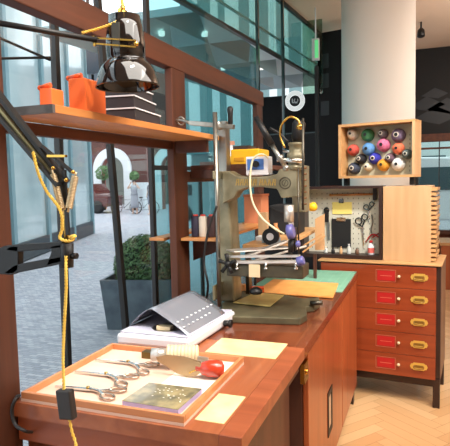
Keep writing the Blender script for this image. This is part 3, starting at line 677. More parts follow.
build(MB().bar(B(66,182,1.12), B(-40,44,1.12), .011, .024, (0,1,0)).bar(B(59,186,1.10), B(-44,66,1.10), .009, .02, (0,1,0)), 'lower_arm', M['black'], lm)
build(MB().bar(B(56,178,1.11), B(-42,56,1.11), .008, .018, (0,1,0)), 'lower_arm', mat('champagne metal', (150,140,104), .35, .8), lm)
build(MB().bar(B(48,156,1.095), B(66,156,1.095), .006, .01, (0,1,0)), 'joint', M['brass'], lm)
for p_ in ((53,168),(73,172),(66,180)): build(MB().sphere(B(*p_,1.09), .005), 'rivet', M['brass'], lm)
build(MB().bar(B(72,172,1.115), B(42,146,1.115), .006, .012, (0,1,0)), 'joint_plate', M['black'], lm)
el = B(-42,46)
H1 = at(97,40,1.42)
build(MB().cyl(el, at(-30,18,1.2), .008).cyl(at(-30,18,1.2), at(-8,23,1.24), .0085), 'elbow', M['black'], lm)
build(MB().cyl(at(-30,18,1.2), H1, .0085), 'upper_arm', M['black'], lm)
YH = 1.5
def SH(x, y): return at(x, y, YH)
build(MB().bar(at(94,38,1.42), at(136,40.5,1.45), .005, .004, (0,1,0)).bar(at(94,43.5,1.42), at(136,47,1.45), .005, .004, (0,1,0)).bar(at(94,36,1.42), at(95,46,1.42), .008, .008, (0,1,0)).sphere(at(136,44,1.45),.008), 'yoke', M['brass'], lm)
sc_ = SH(128,90); sx = sc_.x; sz0 = SH(128,87.5).z; k_ = (SH(158,90).x-SH(98,90).x)/60
tz = SH(126,17).z-sz0
shade = build(MB().lathe([(.101,0),(.101,.004),(.098,.018),(.091,.042),(.081,.062),(.068,.076),(.059,.083),(.058,.088),(.061,.092),(.061,.135),(.057,.18),(.050,.22),(.036,tz-.008),(.030,tz),(.004,tz+.001)], (sx,YH,sz0), (-.02,0,1), 40, cap=False), 'shade', M['enamel'], lm)
shade.modifiers.new('solid','SOLIDIFY').thickness = .0015
build(MB().box((sx-.012,YH-.064,sz0+.11),(sx+.014,YH-.058,sz0+.185)), 'maker_plate', M['steeldark'], shade)
build(MB().cyl((sx-.008,YH,sz0+tz),(sx-.008,YH,sz0+tz+.02),.014).cyl((sx-.008,YH,sz0+tz+.02),(sx-.008,YH,sz0+tz+.035),.008), 'cable_gland', M['brass'], shade)
build(MB().sphere((sx,YH,sz0+.05),.03), 'bulb', mat('opal bulb', (240,236,220), .3), shade)
# twisted yellow cord
def twist(pts, r, turns, n=160):
    P = [V(p) for p in pts]; base = MB(); tmp = []
    seg = [(P[i+1]-P[i]).length for i in range(len(P)-1)]; T = sum(seg)
    L_ = len(P)
    def cr(t):
        d_ = t*T; i = 0
        while i < len(seg)-1 and d_ > seg[i]: d_ -= seg[i]; i += 1
        u = min(1, d_/seg[i]); a, b, c, d = P[max(0,i-1)], P[i], P[i+1], P[min(L_-1,i+2)]
        return .5*((2*b)+(-a+c)*u+(2*a-5*b+4*c-d)*u*u+(-a+3*b-3*c+d)*u**3)
    for s in (0, math.pi):
        pts2 = []
        for k in range(n+1):
            t = k/n; p = cr(t); d_ = (cr(min(1,t+.01))-cr(max(0,t-.01))).normalized(); u = d_.cross(V((0,1,.1))).normalized(); w_ = d_.cross(u)
            a_ = t*turns*2*math.pi+s; pts2.append(p+(u*math.cos(a_)+w_*math.sin(a_))*r)
        base.tube(pts2, r*.95, 6, smooth=0)
    return base
cd1 = twist([V((sx-.008,YH,sz0+tz+.035)), V((sx-.012,YH,sz0+tz+.12)), V((sx-.01,YH,2.6))], .0028, 24)
build(cd1, 'cord', M['yellowcord'], lm)
build(twist([V((sx-.008,YH-.02,sz0+tz+.02)), at(117,21,1.45), at(100,28,1.44), at(82,33,1.42)], .0025, 10), 'cord', M['yellowcord'], lm)
lc = build(twist([B(33,152,1.085), B(38,172,1.085), B(46,190,1.085), B(60,210,1.085), B(62,228,1.09), B(60,238,1.09), B(70,241,1.09), B(75,236,1.10), B(67,241,1.14), B(66,268,1.10), B(66,290,1.10), B(64,330,1.10), B(63,360,1.10), B(64,392,1.10)], .0023, 46, 420), 'cord', M['yellowcord'], lm)
build(twist([B(69,417,1.10), B(72,432,1.10), B(76,446,1.10), B(79,480,1.10), B(80,560,1.10)], .0023, 15, 120), 'cord', M['yellowcord'], lm)
c_ = (B(66.5,404,1.10)); build(MB().obox(c_, (.045,.022,.078), 0, 0, -.1), 'inline_switch', mat('dark switch', (44,40,38), .5), lm, bevel=.004)
# black cable loop at bench corner
single(MB().tube([atz(26,392,ZT-.012)+V((-.0,-.03,0)), at(16,398,1.2), at(12,410,1.2), at(15,424,1.2), at(25,431,1.2), at(32,432,1.262)], .005, 8, smooth=5), 'cable', M['rubber'], 'black cable looping round the front left corner of the bench', 'cable')
# ============================================================ ON THE HIGH SHELF
ZS = 1.824
def tin(x0, x1, ya, yb, h_, lab):
    t = thing('orange_box', lab, 'box', ((x0+x1)/2,(ya+yb)/2,ZS), 0, 'orange boxes on the high shelf')
    w_ = x1-x0
    prof = [(x0,ZS),(x1,ZS),(x1,ZS+h_*.97),(x1-w_*.1,ZS+h_),(x0+w_*.06,ZS+h_),(x0,ZS+h_*.97)]
    build(MB().prism([V((a_,ya,b_)) for a_, b_ in prof], (0,yb-ya,0)), 'case', M['orange'], t, bevel=.004)
    build(MB().cyl((x0-.012,ya+.02,ZS+h_+.006),(x0+w_*.6,ya+.02,ZS+h_+.012),.008).sphere((x0-.012,ya+.02,ZS+h_+.006),.009), 'crank_rod', mat('orange knob', (214,90,44), .3), t)
    build(MB().cyl((x0-.008,ya+.02,ZS),(x0-.008,ya+.02,ZS+h_),.0035), 'side_rod', M['chrome'], t)
    return t
def boxspan(xa, xb, xc, ya):
    a_ = at(xa,104,ya).x; b_ = at(xb,104,ya).x; return a_, b_, ya, atx(xc,104,b_).y
xa, xb, ya, yb = boxspan(40, 52, 64, 1.34); tin(xa, xb, ya, yb, at(50,87,1.34).z-ZS-.002, 'small orange box at the near end of the high shelf')
xa, xb, ya, yb = boxspan(69, 86, 106, 1.47); tin(xa, xb, ya, yb, at(80,77,1.47).z-ZS-.002, 'larger orange box next to the black lamp shade')
def giftbox(c, sx_, sy_, h_, rz, lab):
    t = thing('dark_box', lab, 'box', c, rz, 'dark boxes under the lamp')
    build(MB().box((-sx_/2,-sy_/2,0),(sx_/2,sy_/2,h_*.82)), 'body', mat('charcoal box', (46,42,46), .5), t, True)
    build(MB().box((-sx_/2-.002,-sy_/2-.002,h_*.82),(sx_/2+.002,sy_/2+.002,h_)), 'lid', mat('charcoal box', (46,42,46), .5), t, True)
    r_ = MB(); s1_ = sx_/2+.0035; s2_ = sy_/2+.0035; z_ = h_*.86
    r_.box((-s1_,-s2_,z_),(s1_,-s2_+.001,z_+.005)).box((-s1_,s2_-.001,z_),(s1_,s2_,z_+.005)).box((-s1_,-s2_,z_),(-s1_+.001,s2_,z_+.005)).box((s1_-.001,-s2_,z_),(s1_,s2_,z_+.005))
    build(r_, 'white_band', M['white'], t, True); return t
gc = at(130,110,1.85); gx_ = -1.085
giftbox((gx_,1.83,ZS), .165, .27, .046, math.radians(8), 'dark box with white edge line, bottom of the stack under the lamp')
giftbox((gx_-.002,1.82,ZS+.0461), .155, .25, .045, math.radians(10), 'dark box with white edge line, middle of the stack under the lamp')
giftbox((gx_-.004,1.81,ZS+.0912), .145, .22, .036, math.radians(6), 'dark box, topmost of the stack right below the lamp shade')
# ============================================================ CLUTTER BEHIND THE MACHINE
yc = thing('tool_case', 'yellow plastic tool case on the upper shelf behind the machine', 'case', (-.98,3.0,1.68))
p0, p1 = at(231,171,2.8), at(259,149,2.8)
build(MB().box((p0.x,2.8,1.681),(p1.x,3.0,1.765)), 'case', M['yellow'], yc, bevel=.006)
build(MB().box((p0.x+.01,2.81,1.765),(p0.x+.10,2.96,1.785)), 'lid_tray', mat('dark brown lid', (60,44,36), .5), yc)
build(MB().box((p0.x+.02,2.795,1.70),(p0.x+.08,2.80,1.72)), 'latch', mat('amber latch', (200,140,20), .4), yc)
single(MB().box((-1.17,2.72,1.681),(-1.06,2.9,1.70)), 'notebook', M['steelgrey'], 'thin grey notebook on the upper shelf left of the machine column', 'notebook')
single(MB().lathe([(.02,0),(.028,.01),(.03,.035),(.018,.05),(.008,.055)], (-1.065,2.95,1.681), n=16), 'pot', M['yellow'], 'small yellow pot on the upper shelf beside the grey notebook', 'pot')
wp = thing('spray_bottle', 'white trigger bottle on the upper shelf beside the small yellow pot', 'bottle', (-1.12,3.1,1.681))
build(MB().lathe([(.028,0),(.03,.01),(.03,.09),(.012,.115),(.012,.13)], (-1.12,3.1,1.681), n=18), 'flask', M['white'], wp)
build(MB().box((-1.16,3.09,1.811),(-1.10,3.11,1.835)).bar((-1.15,3.1,1.815),(-1.16,3.1,1.785),.01,.006), 'trigger', mat('coral trigger', (220,150,120), .5), wp)
def cone(c, cbody, ccap, lab, grp, h_=.115, r=.022):
    t = thing('thread_cone', lab, 'thread cone', c, 0, grp)
    build(MB().lathe([(r,0),(r*1.05,.006),(r*1.05,h_-.012),(r*.7,h_-.004)], n=18), 'thread', cbody, t, True)
    build(MB().lathe([(r*.7,h_-.004),(r*.6,h_+.004),(.004,h_+.005)], n=14), 'cap', ccap, t, True)
    return t
gsh = 'thread cones on the lower shelf'; rc_ = mat('red cap', (200,60,44), .4)
for px, cc, lab in ((196,(40,36,56),'dark navy thread cone with red cap, next to the timber post'),(203.5,(206,196,180),'cream thread cone with red cap on the lower shelf'),(212,(66,44,44),'dark brown thread cone beside the steel rod')):
    p = at(px,237,2.57); cone((p.x,2.57,1.3001), mat('thread '+lab[:9], cc, .7), rc_, lab, gsh)
tk = thing('toolbox', 'black toolbox on the lower shelf behind the cast arm', 'toolbox', (-.85,3.3,1.3))
p0, p1 = at(266,226,3.3), at(292,200,3.3)
zt_ = p1.z
sl2 = thing('side_shelf', 'pale timber shelf board running behind the machine spindle', 'shelf', (-.9,3.5,1.22))
build(MB().box((-.93,2.72,1.225),(-.70,3.77,1.245)), 'board', M['oakx'], sl2, bevel=.002)
for a_, b_ in ((2.75,2.80),(3.73,3.77)): build(MB().box((-.925,a_,ZT+.004),(-.905,b_,1.225)), 'leg', M['steeldark'], sl2)
tk.location = (-.82,3.35,1.2451)
build(MB().box((-.925,3.25,1.2452),(-.74,3.45,1.43)), 'case', M['blackmat'], tk, bevel=.006)
build(MB().tube([(-.92,3.24,1.42),(-.83,3.235,1.39),(-.745,3.24,1.425)],.004,6), 'strap', M['black'], tk)
single(MB().box((-.925,3.0,1.2452),(-.87,3.04,1.40)), 'wood_block', M['oak'], 'upright pale wooden block beside the black toolbox', 'block', bevel=.003)
single(MB().lathe([(.02,0),(.025,.01),(.022,.05),(.01,.07),(.012,.09)], (-.83,3.05,1.2452), n=16), 'wooden_peg', M['shelf'], 'turned wooden peg standing on the pale shelf board', 'peg')
bs = thing('storage_box', 'salmon cardboard box on the lower shelf against the frame', 'box', (-1.03,3.5,1.3))
bx0, bx1 = at(244,200,3.42).x, at(261,200,3.42).x
build(MB().box((bx0,3.42,1.3001),(bx1,3.6,1.48)), 'body', mat('salmon card', (206,128,88), .7), bs)
build(MB().box((bx0-.004,3.415,1.48),(bx1+.004,3.605,1.495)), 'lid', mat('salmon lid', (190,108,70), .7), bs)
# folded papers & reels below the pale board
for i, (x_, y_, c_, lab) in enumerate(((-.86,2.98,(220,226,230),'pale paper packet stacked on the shelf board near the machine'),(-.80,2.88,(150,176,190),'light blue paper packet lying on the shelf board edge'))):
    single(MB().obox((x_,y_-.04,1.2455+.012), (.10,.08,.022), .2*i), 'paper_packet', mat('packet %d' % i, c_, .6), lab, 'packet')
rl_ = thing('tape_reel', 'black and white tape reel behind the machine bars', 'reel', A(271,236,2.72))
rp = A(270,232,2.72); rp.z = 1.2452+.045
build(MB().lathe([(.045,0),(.045,.03)], rp, (0,1,0), 24), 'tape', M['black'], rl_)
build(MB().lathe([(.02,-.002),(.02,.032)], rp, (0,1,0), 24), 'core', M['white'], rl_)
# timber stand right of spindle, yellow handle
ws = thing('tool_stand', 'small pale timber stand right of the machine spindle', 'stand', (-.55,2.9,ZT))
p0, p1 = A(313,250,3.3), A(326,212,3.3)
build(MB().prism([v for v in [A(315,250,3.45),A(324,250,3.45),A(324,214,3.45),(A(315,219,3.45))]], (0,.03,0)), 'upright', M['oak'], ws)
build(MB().bar(A(303,252,3.40), A(325,236,3.40), .03, .01).bar(A(303,246,3.38), A(322,234,3.38), .02, .01), 'slat', M['oakx'], ws)
zz = A(320,256,3.45)
build(MB().box((zz.x-.045,3.45,ZT+.0036),(zz.x-.025,3.47,zz.z+.01)), 'leg', M['darkwood'], ws)
hd_ = thing('awl', 'awl with a yellow wooden bulb handle resting on the timber stand', 'awl', A(313,208,3.42))
build(MB().lathe([(.006,0),(.014,.01),(.026,.035),(.03,.06),(.022,.075),(.008,.08)], A(305,208,3.42), (A(318,206,3.42)-A(305,208,3.42)), 18), 'handle', M['yellow'], hd_)
build(MB().cyl(A(301,208,3.42), A(306,208,3.42), .004), 'shaft', M['chrome'], hd_)
# ============================================================ DRAWER CHEST
ch = thing('drawer_chest', 'red brown five drawer chest on dark legs with brass pulls', 'chest', (0.105,3.80,0), math.radians(-5))
Wc, Dc, Hc = .84, .50, .995
def cbx_(x0, y0, z0, x1, y1, z1): return MB().box((x0,y0,z0),(x1,y1,z1))
build(cbx_(-Wc,0.012,.2,0,Dc,.985), 'carcass', M['chestframe'], ch, True)
build(cbx_(-Wc-.005,-.008,.985,.008,Dc+.01,Hc), 'top', M['oakx'], ch, True, bevel=.002)
build(cbx_(0,.03,.2,.004,Dc,.98), 'side_panel', mat('chest side', (128,96,74), .5), ch, True)
for (x_, y_) in ((-.045,.0),(-Wc,.0),(-.045,Dc-.045),(-Wc,Dc-.045)): build(cbx_(x_,y_+.0,0,x_+.045,y_+.045,.2), 'leg', M['chestframe'], ch, True)
build(cbx_(-Wc+.045,.02,.14,-.045,.05,.2), 'base_rail', M['chestframe'], ch, True)
dh = .153
for k in range(5):
    z1_ = .975-k*(dh+.003)
    d_ = build(cbx_(-Wc+.02,-.008,z1_-dh,-.028,.012,z1_), 'drawer', M['chest'], ch, True, bevel=.0015)
    zc_ = z1_-dh*.46
    lb = build(cbx_(-.415,-.0100,zc_-.035,-.295,-.0085,zc_+.035), 'red_label', M['redlabel'], d_, True)
    f_ = MB()
    for (a0, b0, a1, b1) in ((-.425,-.042,-.29,-.040),(-.425,.040,-.29,.042),(-.425,-.042,-.423,.042),(-.292,-.042,-.29,.042)): f_.box((a0,-.0098,zc_+b0),(a1,-.0084,zc_+b1))
    f_.box((-.395,-.0104,zc_-.002),(-.315,-.0099,zc_+.001))
    build(f_, 'label_border', mat('pale label line', (206,120,96), .5), d_, True)
    build(MB().lathe([(.004,0),(.006,.006),(.011,.012),(.010,.02),(.003,.023)], (-.268,-.008,zc_), (0,-1,0), 14), 'knob', M['cream'], d_, True)
    pl = []
    for s in (-1, 1): pl += [(s*.045,-s*.022)]
    octo = [(-.058,0),(-.05,.018),(-.04,.018),(-.034,.026),(.034,.026),(.04,.018),(.05,.018),(.058,0),(.05,-.018),(.04,-.018),(.034,-.026),(-.034,-.026),(-.04,-.018),(-.05,-.018)]
    build(MB().prism([V((-.135+a_,-.0085,zc_+b_)) for a_, b_ in octo], (0,-.003,0)), 'pull_plate', mat('satin brass plate', (226,190,92), .4, .5), d_, True)
    build(MB().tube([(-.135-.032,-.012,zc_+.006),(-.135-.03,-.02,zc_-.012),(-.135,-.022,zc_-.014),(-.135+.03,-.02,zc_-.012),(-.135+.032,-.012,zc_+.006)],.0035,8).box((-.135-.03,-.0125,zc_-.008),(-.135+.03,-.0115,zc_+.010)), 'pull', mat('dark brass pull', (150,116,56), .4, .6), d_, True)
# plywood cabinet (stack of thin trays)
pc_ = thing('plywood_cabinet', 'pale plywood cabinet with stacked tray edges on the chest', 'cabinet', (.072,3.90,Hc+.0005), math.radians(-5))
Wp, Hp, Dp = .352, .53, .3
build(MB().box((-Wp,0,0),(-.03,Dp,Hp)), 'case', M['oak'], pc_, True, bevel=.002)
for k in range(16):
    z_ = .008+k*.0325; build(MB().box((-.03,.004,z_),(.008 if k % 2 else .002,Dp-.01,z_+.02)), 'tray_edge', M['oakx'], pc_, True)
# open pegboard case
pg = thing('pegboard_case', 'open black case with white pegboard full of tools', 'display case', (-.284,3.93,Hc+.0005), math.radians(-5))
x0_ = -.60; hp_ = .535; dp_ = .16
build(MB().box((-.024,0,0),(0,dp_,hp_)), 'side', M['chestframe'], pg, True); build(MB().box((x0_,0,hp_-.018),(-.024,dp_,hp_)), 'top', M['chestframe'], pg, True)
build(MB().box((x0_,0,0),(-.024,dp_,.028)), 'bottom', M['chestframe'], pg, True)
build(MB().box((x0_,.0,.028),(x0_+.02,dp_,hp_-.018)), 'side', M['chestframe'], pg, True)
hs = MB().box((x0_+.02,dp_-.03,.028),(-.024,dp_-.01,hp_-.018)); hs.m = 1
for i in range(13):
    for j in range(12): hs.box((x0_+.045+i*.04,dp_-.031,.055+j*.038),(x0_+.049+i*.04,dp_-.0295,.066+j*.038))
bd = build(hs, 'pegboard', [M['peg'], M['hole']], pg, True)
PM = xf(pg); yf = dp_-.032
def on(px, py):   # local point on the board plane under a picture point
    d_ = V(_ray(px, py)); o_ = V((0,0,H)); I = PM.inverted(); a_ = I@o_; b_ = (I.to_3x3()@d_); t_ = (yf-a_.y)/b_.y; return a_+b_*t_
def W_(p): return PM@p
def hang(name, mb, ms, lab, cat, grp=None, bevel=0):
    mb.v = [PM@v for v in mb.v]; return single(mb, name, ms, lab, cat, grp, bevel)
a_, b_ = on(331,195), on(375,194)
hm = thing('hammer', 'long handled hammer hung level across the top of the pegboard', 'hammer', W_(a_))
def lp_(mb): mb.v = [PM@v for v in mb.v]; return mb
build(lp_(MB().cyl(a_+V((0,-.016,0)), b_+V((0,-.016,0)), .009, .007).sphere(a_+V((0,-.016,0)), .011)), 'handle', M['shelf'], hm)
build(lp_(MB().box(on(373.5,200)+V((0,-.028,0)), on(377,188)+V((0,-.004,0)))), 'head', M['black'], hm)
nt_ = thing('note', 'yellow note paper clipped to the pegboard', 'note', W_(on(342,206)))
build(lp_(MB().box(on(332.5,214)+V((0,-.004,0)), on(352,202)+V((0,-.002,0)))), 'paper', M['paper'], nt_)
build(lp_(MB().box(on(339,203)+V((0,-.010,0)), on(344,199)+V((0,-.001,0)))), 'clip', M['chrome'], nt_)
bk = thing('clipboard', 'black sheet hanging from a clip on the pegboard below the note', 'clipboard', W_(on(341,230)))
build(lp_(MB().box(on(332,247)+V((0,-.008,0)), on(351,219)+V((0,-.003,0)))), 'sheet', M['blackmat'], bk)
build(lp_(MB().box(on(337,221)+V((0,-.014,0)), on(346,217.5)+V((0,-.008,0))).ring(on(342,216)+V((0,-.008,0)),(0,1,0),.006,.0015,14,5)), 'clip', M['chrome'], bk)
def shears(p1, p2, tip, r, m_, lab, col_):
    t = thing('scissors', lab, 'scissors', W_(p1)); off = V((0,-.012,0)); mid = (p1+p2)/2; mid = mid+(tip-mid)*.28
    build(lp_(MB().ring(p1+off,(0,1,0),r,.0045,20,8,sx=1).ring(p2+off,(0,1,0),r*.9,.0045,20,8).tube([p1+off+V((0,0,-r)), mid+off],.005,8,smooth=0).tube([p2+off+V((0,0,-r)), mid+off],.005,8,smooth=0)), 'handles', col_, t)
    build(lp_(MB().prism([mid+off+V((-.008,0,0)), mid+off+V((.008,0,0)), tip+off+V((.002,0,0)), tip+off+V((-.002,0,0))], (0,.004,0))), 'blades', M['chrome'], t)
shears(on(366.5,207), on(372,204), on(369,222), .018, 0, 'small grey handled scissors at the upper right of the pegboard', mat('teal grey handle', (60,76,76), .4))
shears(on(359,221), on(365,217), on(364,246), .024, 0, 'large black handled scissors in the middle of the pegboard', M['black'])
hang('wire_tool', MB().tube([on(372,214)+V((0,-.01,0)), on(373,222)+V((0,-.01,0)), on(371,230)+V((0,-.01,0)), on(374,236)+V((0,-.01,0))],.005,8), M['steel'], 'thin steel wire tool hanging right of the large black scissors', 'tool')
hang('pliers', MB().tube([on(366,242)+V((0,-.01,0)), on(370,236)+V((0,-.012,0)), on(374,234)+V((0,-.012,0)), on(379,237)+V((0,-.012,0))],.005,8).tube([on(372,238)+V((0,-.02,0)), on(379,233)+V((0,-.012,0))],.004,8), M['redlabel'], 'red handled pliers hanging low at the right of the pegboard', 'pliers')
hang('tape_measure', MB().ring(on(327,210)+V((0,-.012,0)),(0,1,0),.016,.007,18,8).box(on(325,222)+V((0,-.02,0)), on(329,210)+V((0,-.004,0))), M['black'], 'black oval holder hanging at the left of the pegboard', 'holder', bevel=.002)
hang('steel_rule', MB().box(on(330,240)+V((0,-.006,0)), on(327,222)+V((0,-.002,0))), M['steel'], 'steel strip hanging below the black oval holder', 'rule')
def onfloor(px, dy=.06):
    d_ = V(_ray(px,252)); I = PM.inverted(); a_ = I@V((0,0,H)); b_ = I.to_3x3()@d_; t_ = (dy-a_.y)/b_.y; p = a_+b_*t_; return PM@V((p.x,dy,.0283))
def bottle(px, r, h_, body_, cap_, lab, band=None, dy=.06):
    p = onfloor(px, dy); t = thing('bottle', lab, 'bottle', p, 0, 'small bottles in the pegboard case')
    build(MB().lathe([(r*.9,0),(r,.004),(r,h_*.6),(r*.5,h_*.78),(r*.42,h_*.86)], n=18), 'flask', body_, t, True)
    build(MB().lathe([(r*.5,h_*.84),(r*.5,h_)], n=14), 'cap', cap_, t, True)
    if band: build(MB().lathe([(r*1.02,h_*.15),(r*1.02,h_*.5)], n=18, cap=False), 'paper_label', band, t, True)
    return t
clr = mat('frosted flask', (196,200,196), .2)
bottle(371,.024,.105,M['white'],M['redlabel'],'white bottle with pink label and red cap under the red pliers',mat('pink label',(214,100,90),.5))
bottle(357,.014,.05,mat('brown jar', (110,80,60), .3),M['steel'],'small brown jar with steel cap beside the tall white bottle')
bottle(349,.016,.075,clr,M['white'],'small clear bottle with white cap below the black sheet')
bottle(341,.012,.055,M['oak'],M['oakx'],'tiny wooden bottle in front of the black sheet', dy=.04)
bottle(333,.014,.045,M['blackmat'],M['black'],'squat black bottle at the left of the case floor', dy=.05)
for px, hc, lab in ((326,.05,'pale flask near the left side of the case floor'),): bottle(px,.015,hc,clr,M['cream'],lab)
# thread display box
td = thing('thread_box', 'shallow wooden box on end displaying coloured thread cones', 'display box', (-.066,3.92,1.588), math.radians(-14))
Wt, Ht, Dt = .56, .40, .16
build(MB().box((-Wt,0,0),(0,Dt,.018)), 'bottom', M['oakx'], td, True); build(MB().box((-Wt,0,Ht-.018),(0,Dt,Ht)), 'top', M['oakx'], td, True)
build(MB().box((-Wt,0,.018),(-Wt+.02,Dt,Ht-.018)), 'side', M['oakx'], td, True); build(MB().box((-.02,0,.018),(0,Dt,Ht-.018)), 'side', M['oak'], td, True)
for x_ in (-.05, -Wt+.02): build(MB().box((x_,.05,-.056),(x_+.03,.10,0)), 'foot', M['blackmat'], td, True)
tb = build(MB().box((-Wt+.02,Dt-.02,.018),(-.02,Dt,Ht-.018)), 'backboard', mat('box backboard', (178,176,152), .6), td, True)
hs = MB()
for j in range(9):
    hs.box((-.075,Dt-.0215,.04+j*.032),(-.071,Dt-.0195,.054+j*.032)); hs.box((-.048,Dt-.0215,.04+j*.032),(-.044,Dt-.0195,.054+j*.032))
build(hs, 'hole_grid', M['hole'], tb, True)
TM = xf(td); TI = TM.inverted()
def tp(px, py, y_):
    a_ = TI@V((0,0,H)); b_ = TI.to_3x3()@V(_ray(px, py)); t_ = (y_-a_.y)/b_.y; return TM@(a_+b_*t_)
spools = [(350,133.5,(232,226,214),'white',.9),(365,134.5,(62,128,84),'green',1.05),(380.5,133,(104,98,104),'grey brown',.8),(396,134.5,(120,104,132),'mauve grey',1.1),
 (350.5,149.5,(206,84,70),'coral red',.95),(366,148.5,(96,150,206),'light blue',1.05),(381,144.5,(214,112,148),'pink',1.1),(396,148,(232,118,80),'orange',.95),(405,153.5,(96,112,110),'slate green',.8),
 (358.5,158.5,(34,32,38),'black',.85),(372.5,158,(50,50,170),'royal blue',.95),(388,157.5,(108,84,100),'plum',.8),(351.5,168,(58,66,84),'dark slate',1.0),(366,166.5,(214,206,180),'cream',.75),(381,164.5,(222,156,50),'mustard yellow',1.0),(396,164,(240,240,236),'bright white',1.05)]
tg_ = 'thread cones pegged in the wooden display box'
fwd = (TM.to_3x3()@V((.06,-1,-.12))).normalized()
for px, py, cc, nm, s_ in spools:
    base = tp(px, py, Dt-.021); r = .043*s_; hh_ = .085; tipp = tp(px,py,Dt-.095); ax_d = (tipp-base).normalized(); ax_d = (TM.to_3x3()@V((0,-1,.04))).normalized(); base = tipp-ax_d*hh_
    t = thing('thread_cone', nm+' thread cone pegged in the wooden display box', 'thread cone', base, 0, tg_)
    c1 = mat('cone '+nm, cc, .75, 0, [int(v*.85) for v in cc], 60, bump=.2)
    build(MB().lathe([(r*.9,0),(r*1.05,.006),(r*1.05,.035),(r*.88,.06),(r*.62,hh_-.004),(r*.38,hh_)], base, ax_d, 24), 'thread', c1, t)
    build(MB().lathe([(r*.38,hh_),(r*.42,hh_+.003),(r*.3,hh_+.004)], base, ax_d, 18), 'core', mat('pale core', (214,206,190), .5) if nm not in ('white','green','light blue','pink','orange','mustard yellow','bright white','coral red') else c1, t)
    build(MB().lathe([(r*.27,hh_+.003),(r*.27,hh_+.0055)], base, ax_d, 16), 'peg', M['black'], t)
# ============================================================ ROOM BEYOND
lw = struct('partition', MB().box((-2.32,7.6,0),(-1.33,7.68,2.79)), mat('black lacquer partition', (8,9,11), .6, spec=.25))
tag(lw, 'black partition with a round white sign', 'partition')
cc = at(295,101,7.59)
sg = MB(); nn = 40; r_o = .145
sg.cyl(cc+V((0,0,0)), cc+V((0,-.006,0)), r_o, n=40)
si = single(sg, 'round_sign', emit('sign disc added glow', (226,230,228), .75), 'round white sign disc on the black partition', 'sign')  # self glow added to keep the disc bright where little light falls
cc2 = cc+V((0,-.008,0)); sk_ = MB().cyl(cc2+V((0,.004,0)), cc2, .078, n=36)
for k in range(26):
    a_ = 2*math.pi*k/26; p = cc2+V((math.cos(a_)*.112,0,math.sin(a_)*.112)); rr = V((math.cos(a_),0,math.sin(a_)))*.009
    sk_.bar(p-rr, p+rr, .005, .003, (0,1,0))
wm = MB(); c3 = cc2+V((0,-.003,0))
wm.bar(c3+V((-.036,0,.034)), c3+V((-.036,0,-.026)), .016, .003, (0,1,0)).bar(c3+V((-.036,0,-.022)), c3+V((-.002,0,-.022)), .016, .003, (0,1,0)).ring(c3+V((.018,0,.006)),(0,1,0),.026,.007,20,6,arc=.8).bar(c3+V((.0,0,-.03)), c3+V((.04,0,-.03)), .008, .003, (0,1,0))
build(wm, 'centre_marks', mat('white sign marks', (226,228,226), .5), si)
build(sk_, 'sign_marks', M['black'], si)
# dark cabinet unit with a grey niche
uc = at(328,120,7.0); un = thing('tall_cabinet', 'tall black shelf unit standing left of the white column', 'cabinet', (at(318,100,7.0).x,7.0,0), math.radians(-12))
Wu = at(343,100,7.0).x-at(317,100,7.0).x
build(MB().box((0,0,0),(Wu,.5,3.45)), 'carcass', mat('black unit', (18,17,19), .6, spec=.25), un, True)
for z_ in (2.75,3.0,2.4): build(MB().box((.04,-.004,z_),(Wu*.45,.0,z_+.18)), 'niche', mat('grey niche', (38,44,48), .5), un, True)
# emergency exit sign on a pole
ep = at(318,100,6.4)
ex = thing('exit_sign', 'green exit sign box hung from the ceiling by a white rod', 'exit sign', (ep.x,6.4,3.6))
p0, p1 = at(312,60,6.4), at(318.5,38,6.4)
build(MB().box((p0.x,6.4,p0.z),(p1.x,6.46,p1.z)), 'housing', M['white'], ex)
build(MB().box((p0.x+.035,6.395,p0.z+.02),(p1.x-.003,6.4,p1.z-.02)), 'lit_face', emit('green lit face', (90,190,120), .9), ex)
build(MB().cyl(((p0.x+p1.x)/2,6.43,p1.z),((p0.x+p1.x)/2,6.43,3.6),.008), 'rod', M['white'], ex)
pp = at(317,130,6.2); single(MB().box((pp.x-.02,6.18,0),(pp.x+.02,6.22,at(317,66,6.2).z)), 'barrier_post', M['black'], 'slim black post under the green exit sign', 'post')
# hanging glass sheet near exit sign
p0, p1 = at(303,90,6.8), at(323,16,6.8)
# glazed cases in front of partition
gcse = thing('glass_case', 'dark glazed display case below the round sign', 'display case', (-1.5,7.2,0))
p0, p1 = at(296,180,7.2), at(313,125,7.2)
p2 = at(262,130,7.2)
build(MB().box((p2.x,7.2,0),(p1.x+.05,7.5,1.0)), 'plinth', M['blackmat'], gcse)
build(MB().box((p2.x,7.2,1.0),(p1.x+.05,7.21,2.2)).box((p1.x+.04,7.2,1.0),(p1.x+.05,7.5,2.2)), 'glazing', glass('dark case glass', (90,116,118), .03), gcse)
for a_, b_ in ((2.2,2.22),(1.6,1.615)): build(MB().box((p2.x,7.215,a_),(p1.x+.035,7.5,b_)), 'glass_shelf', mat('dim glass shelf', (40,66,70), .4), gcse)
og = at(331,176,6.0)
ob_ = thing('display_plinth', 'dark plinth with an orange pad seen just above the pegboard case', 'plinth', (og.x,6.0,0))
build(MB().box((og.x-.15,5.85,1.38),(og.x+.15,6.15,1.50)), 'cushion', M['orange'], ob_, bevel=.03)
build(MB().box((og.x-.17,5.83,0),(og.x+.17,6.17,1.38)), 'plinth', M['blackmat'], ob_)
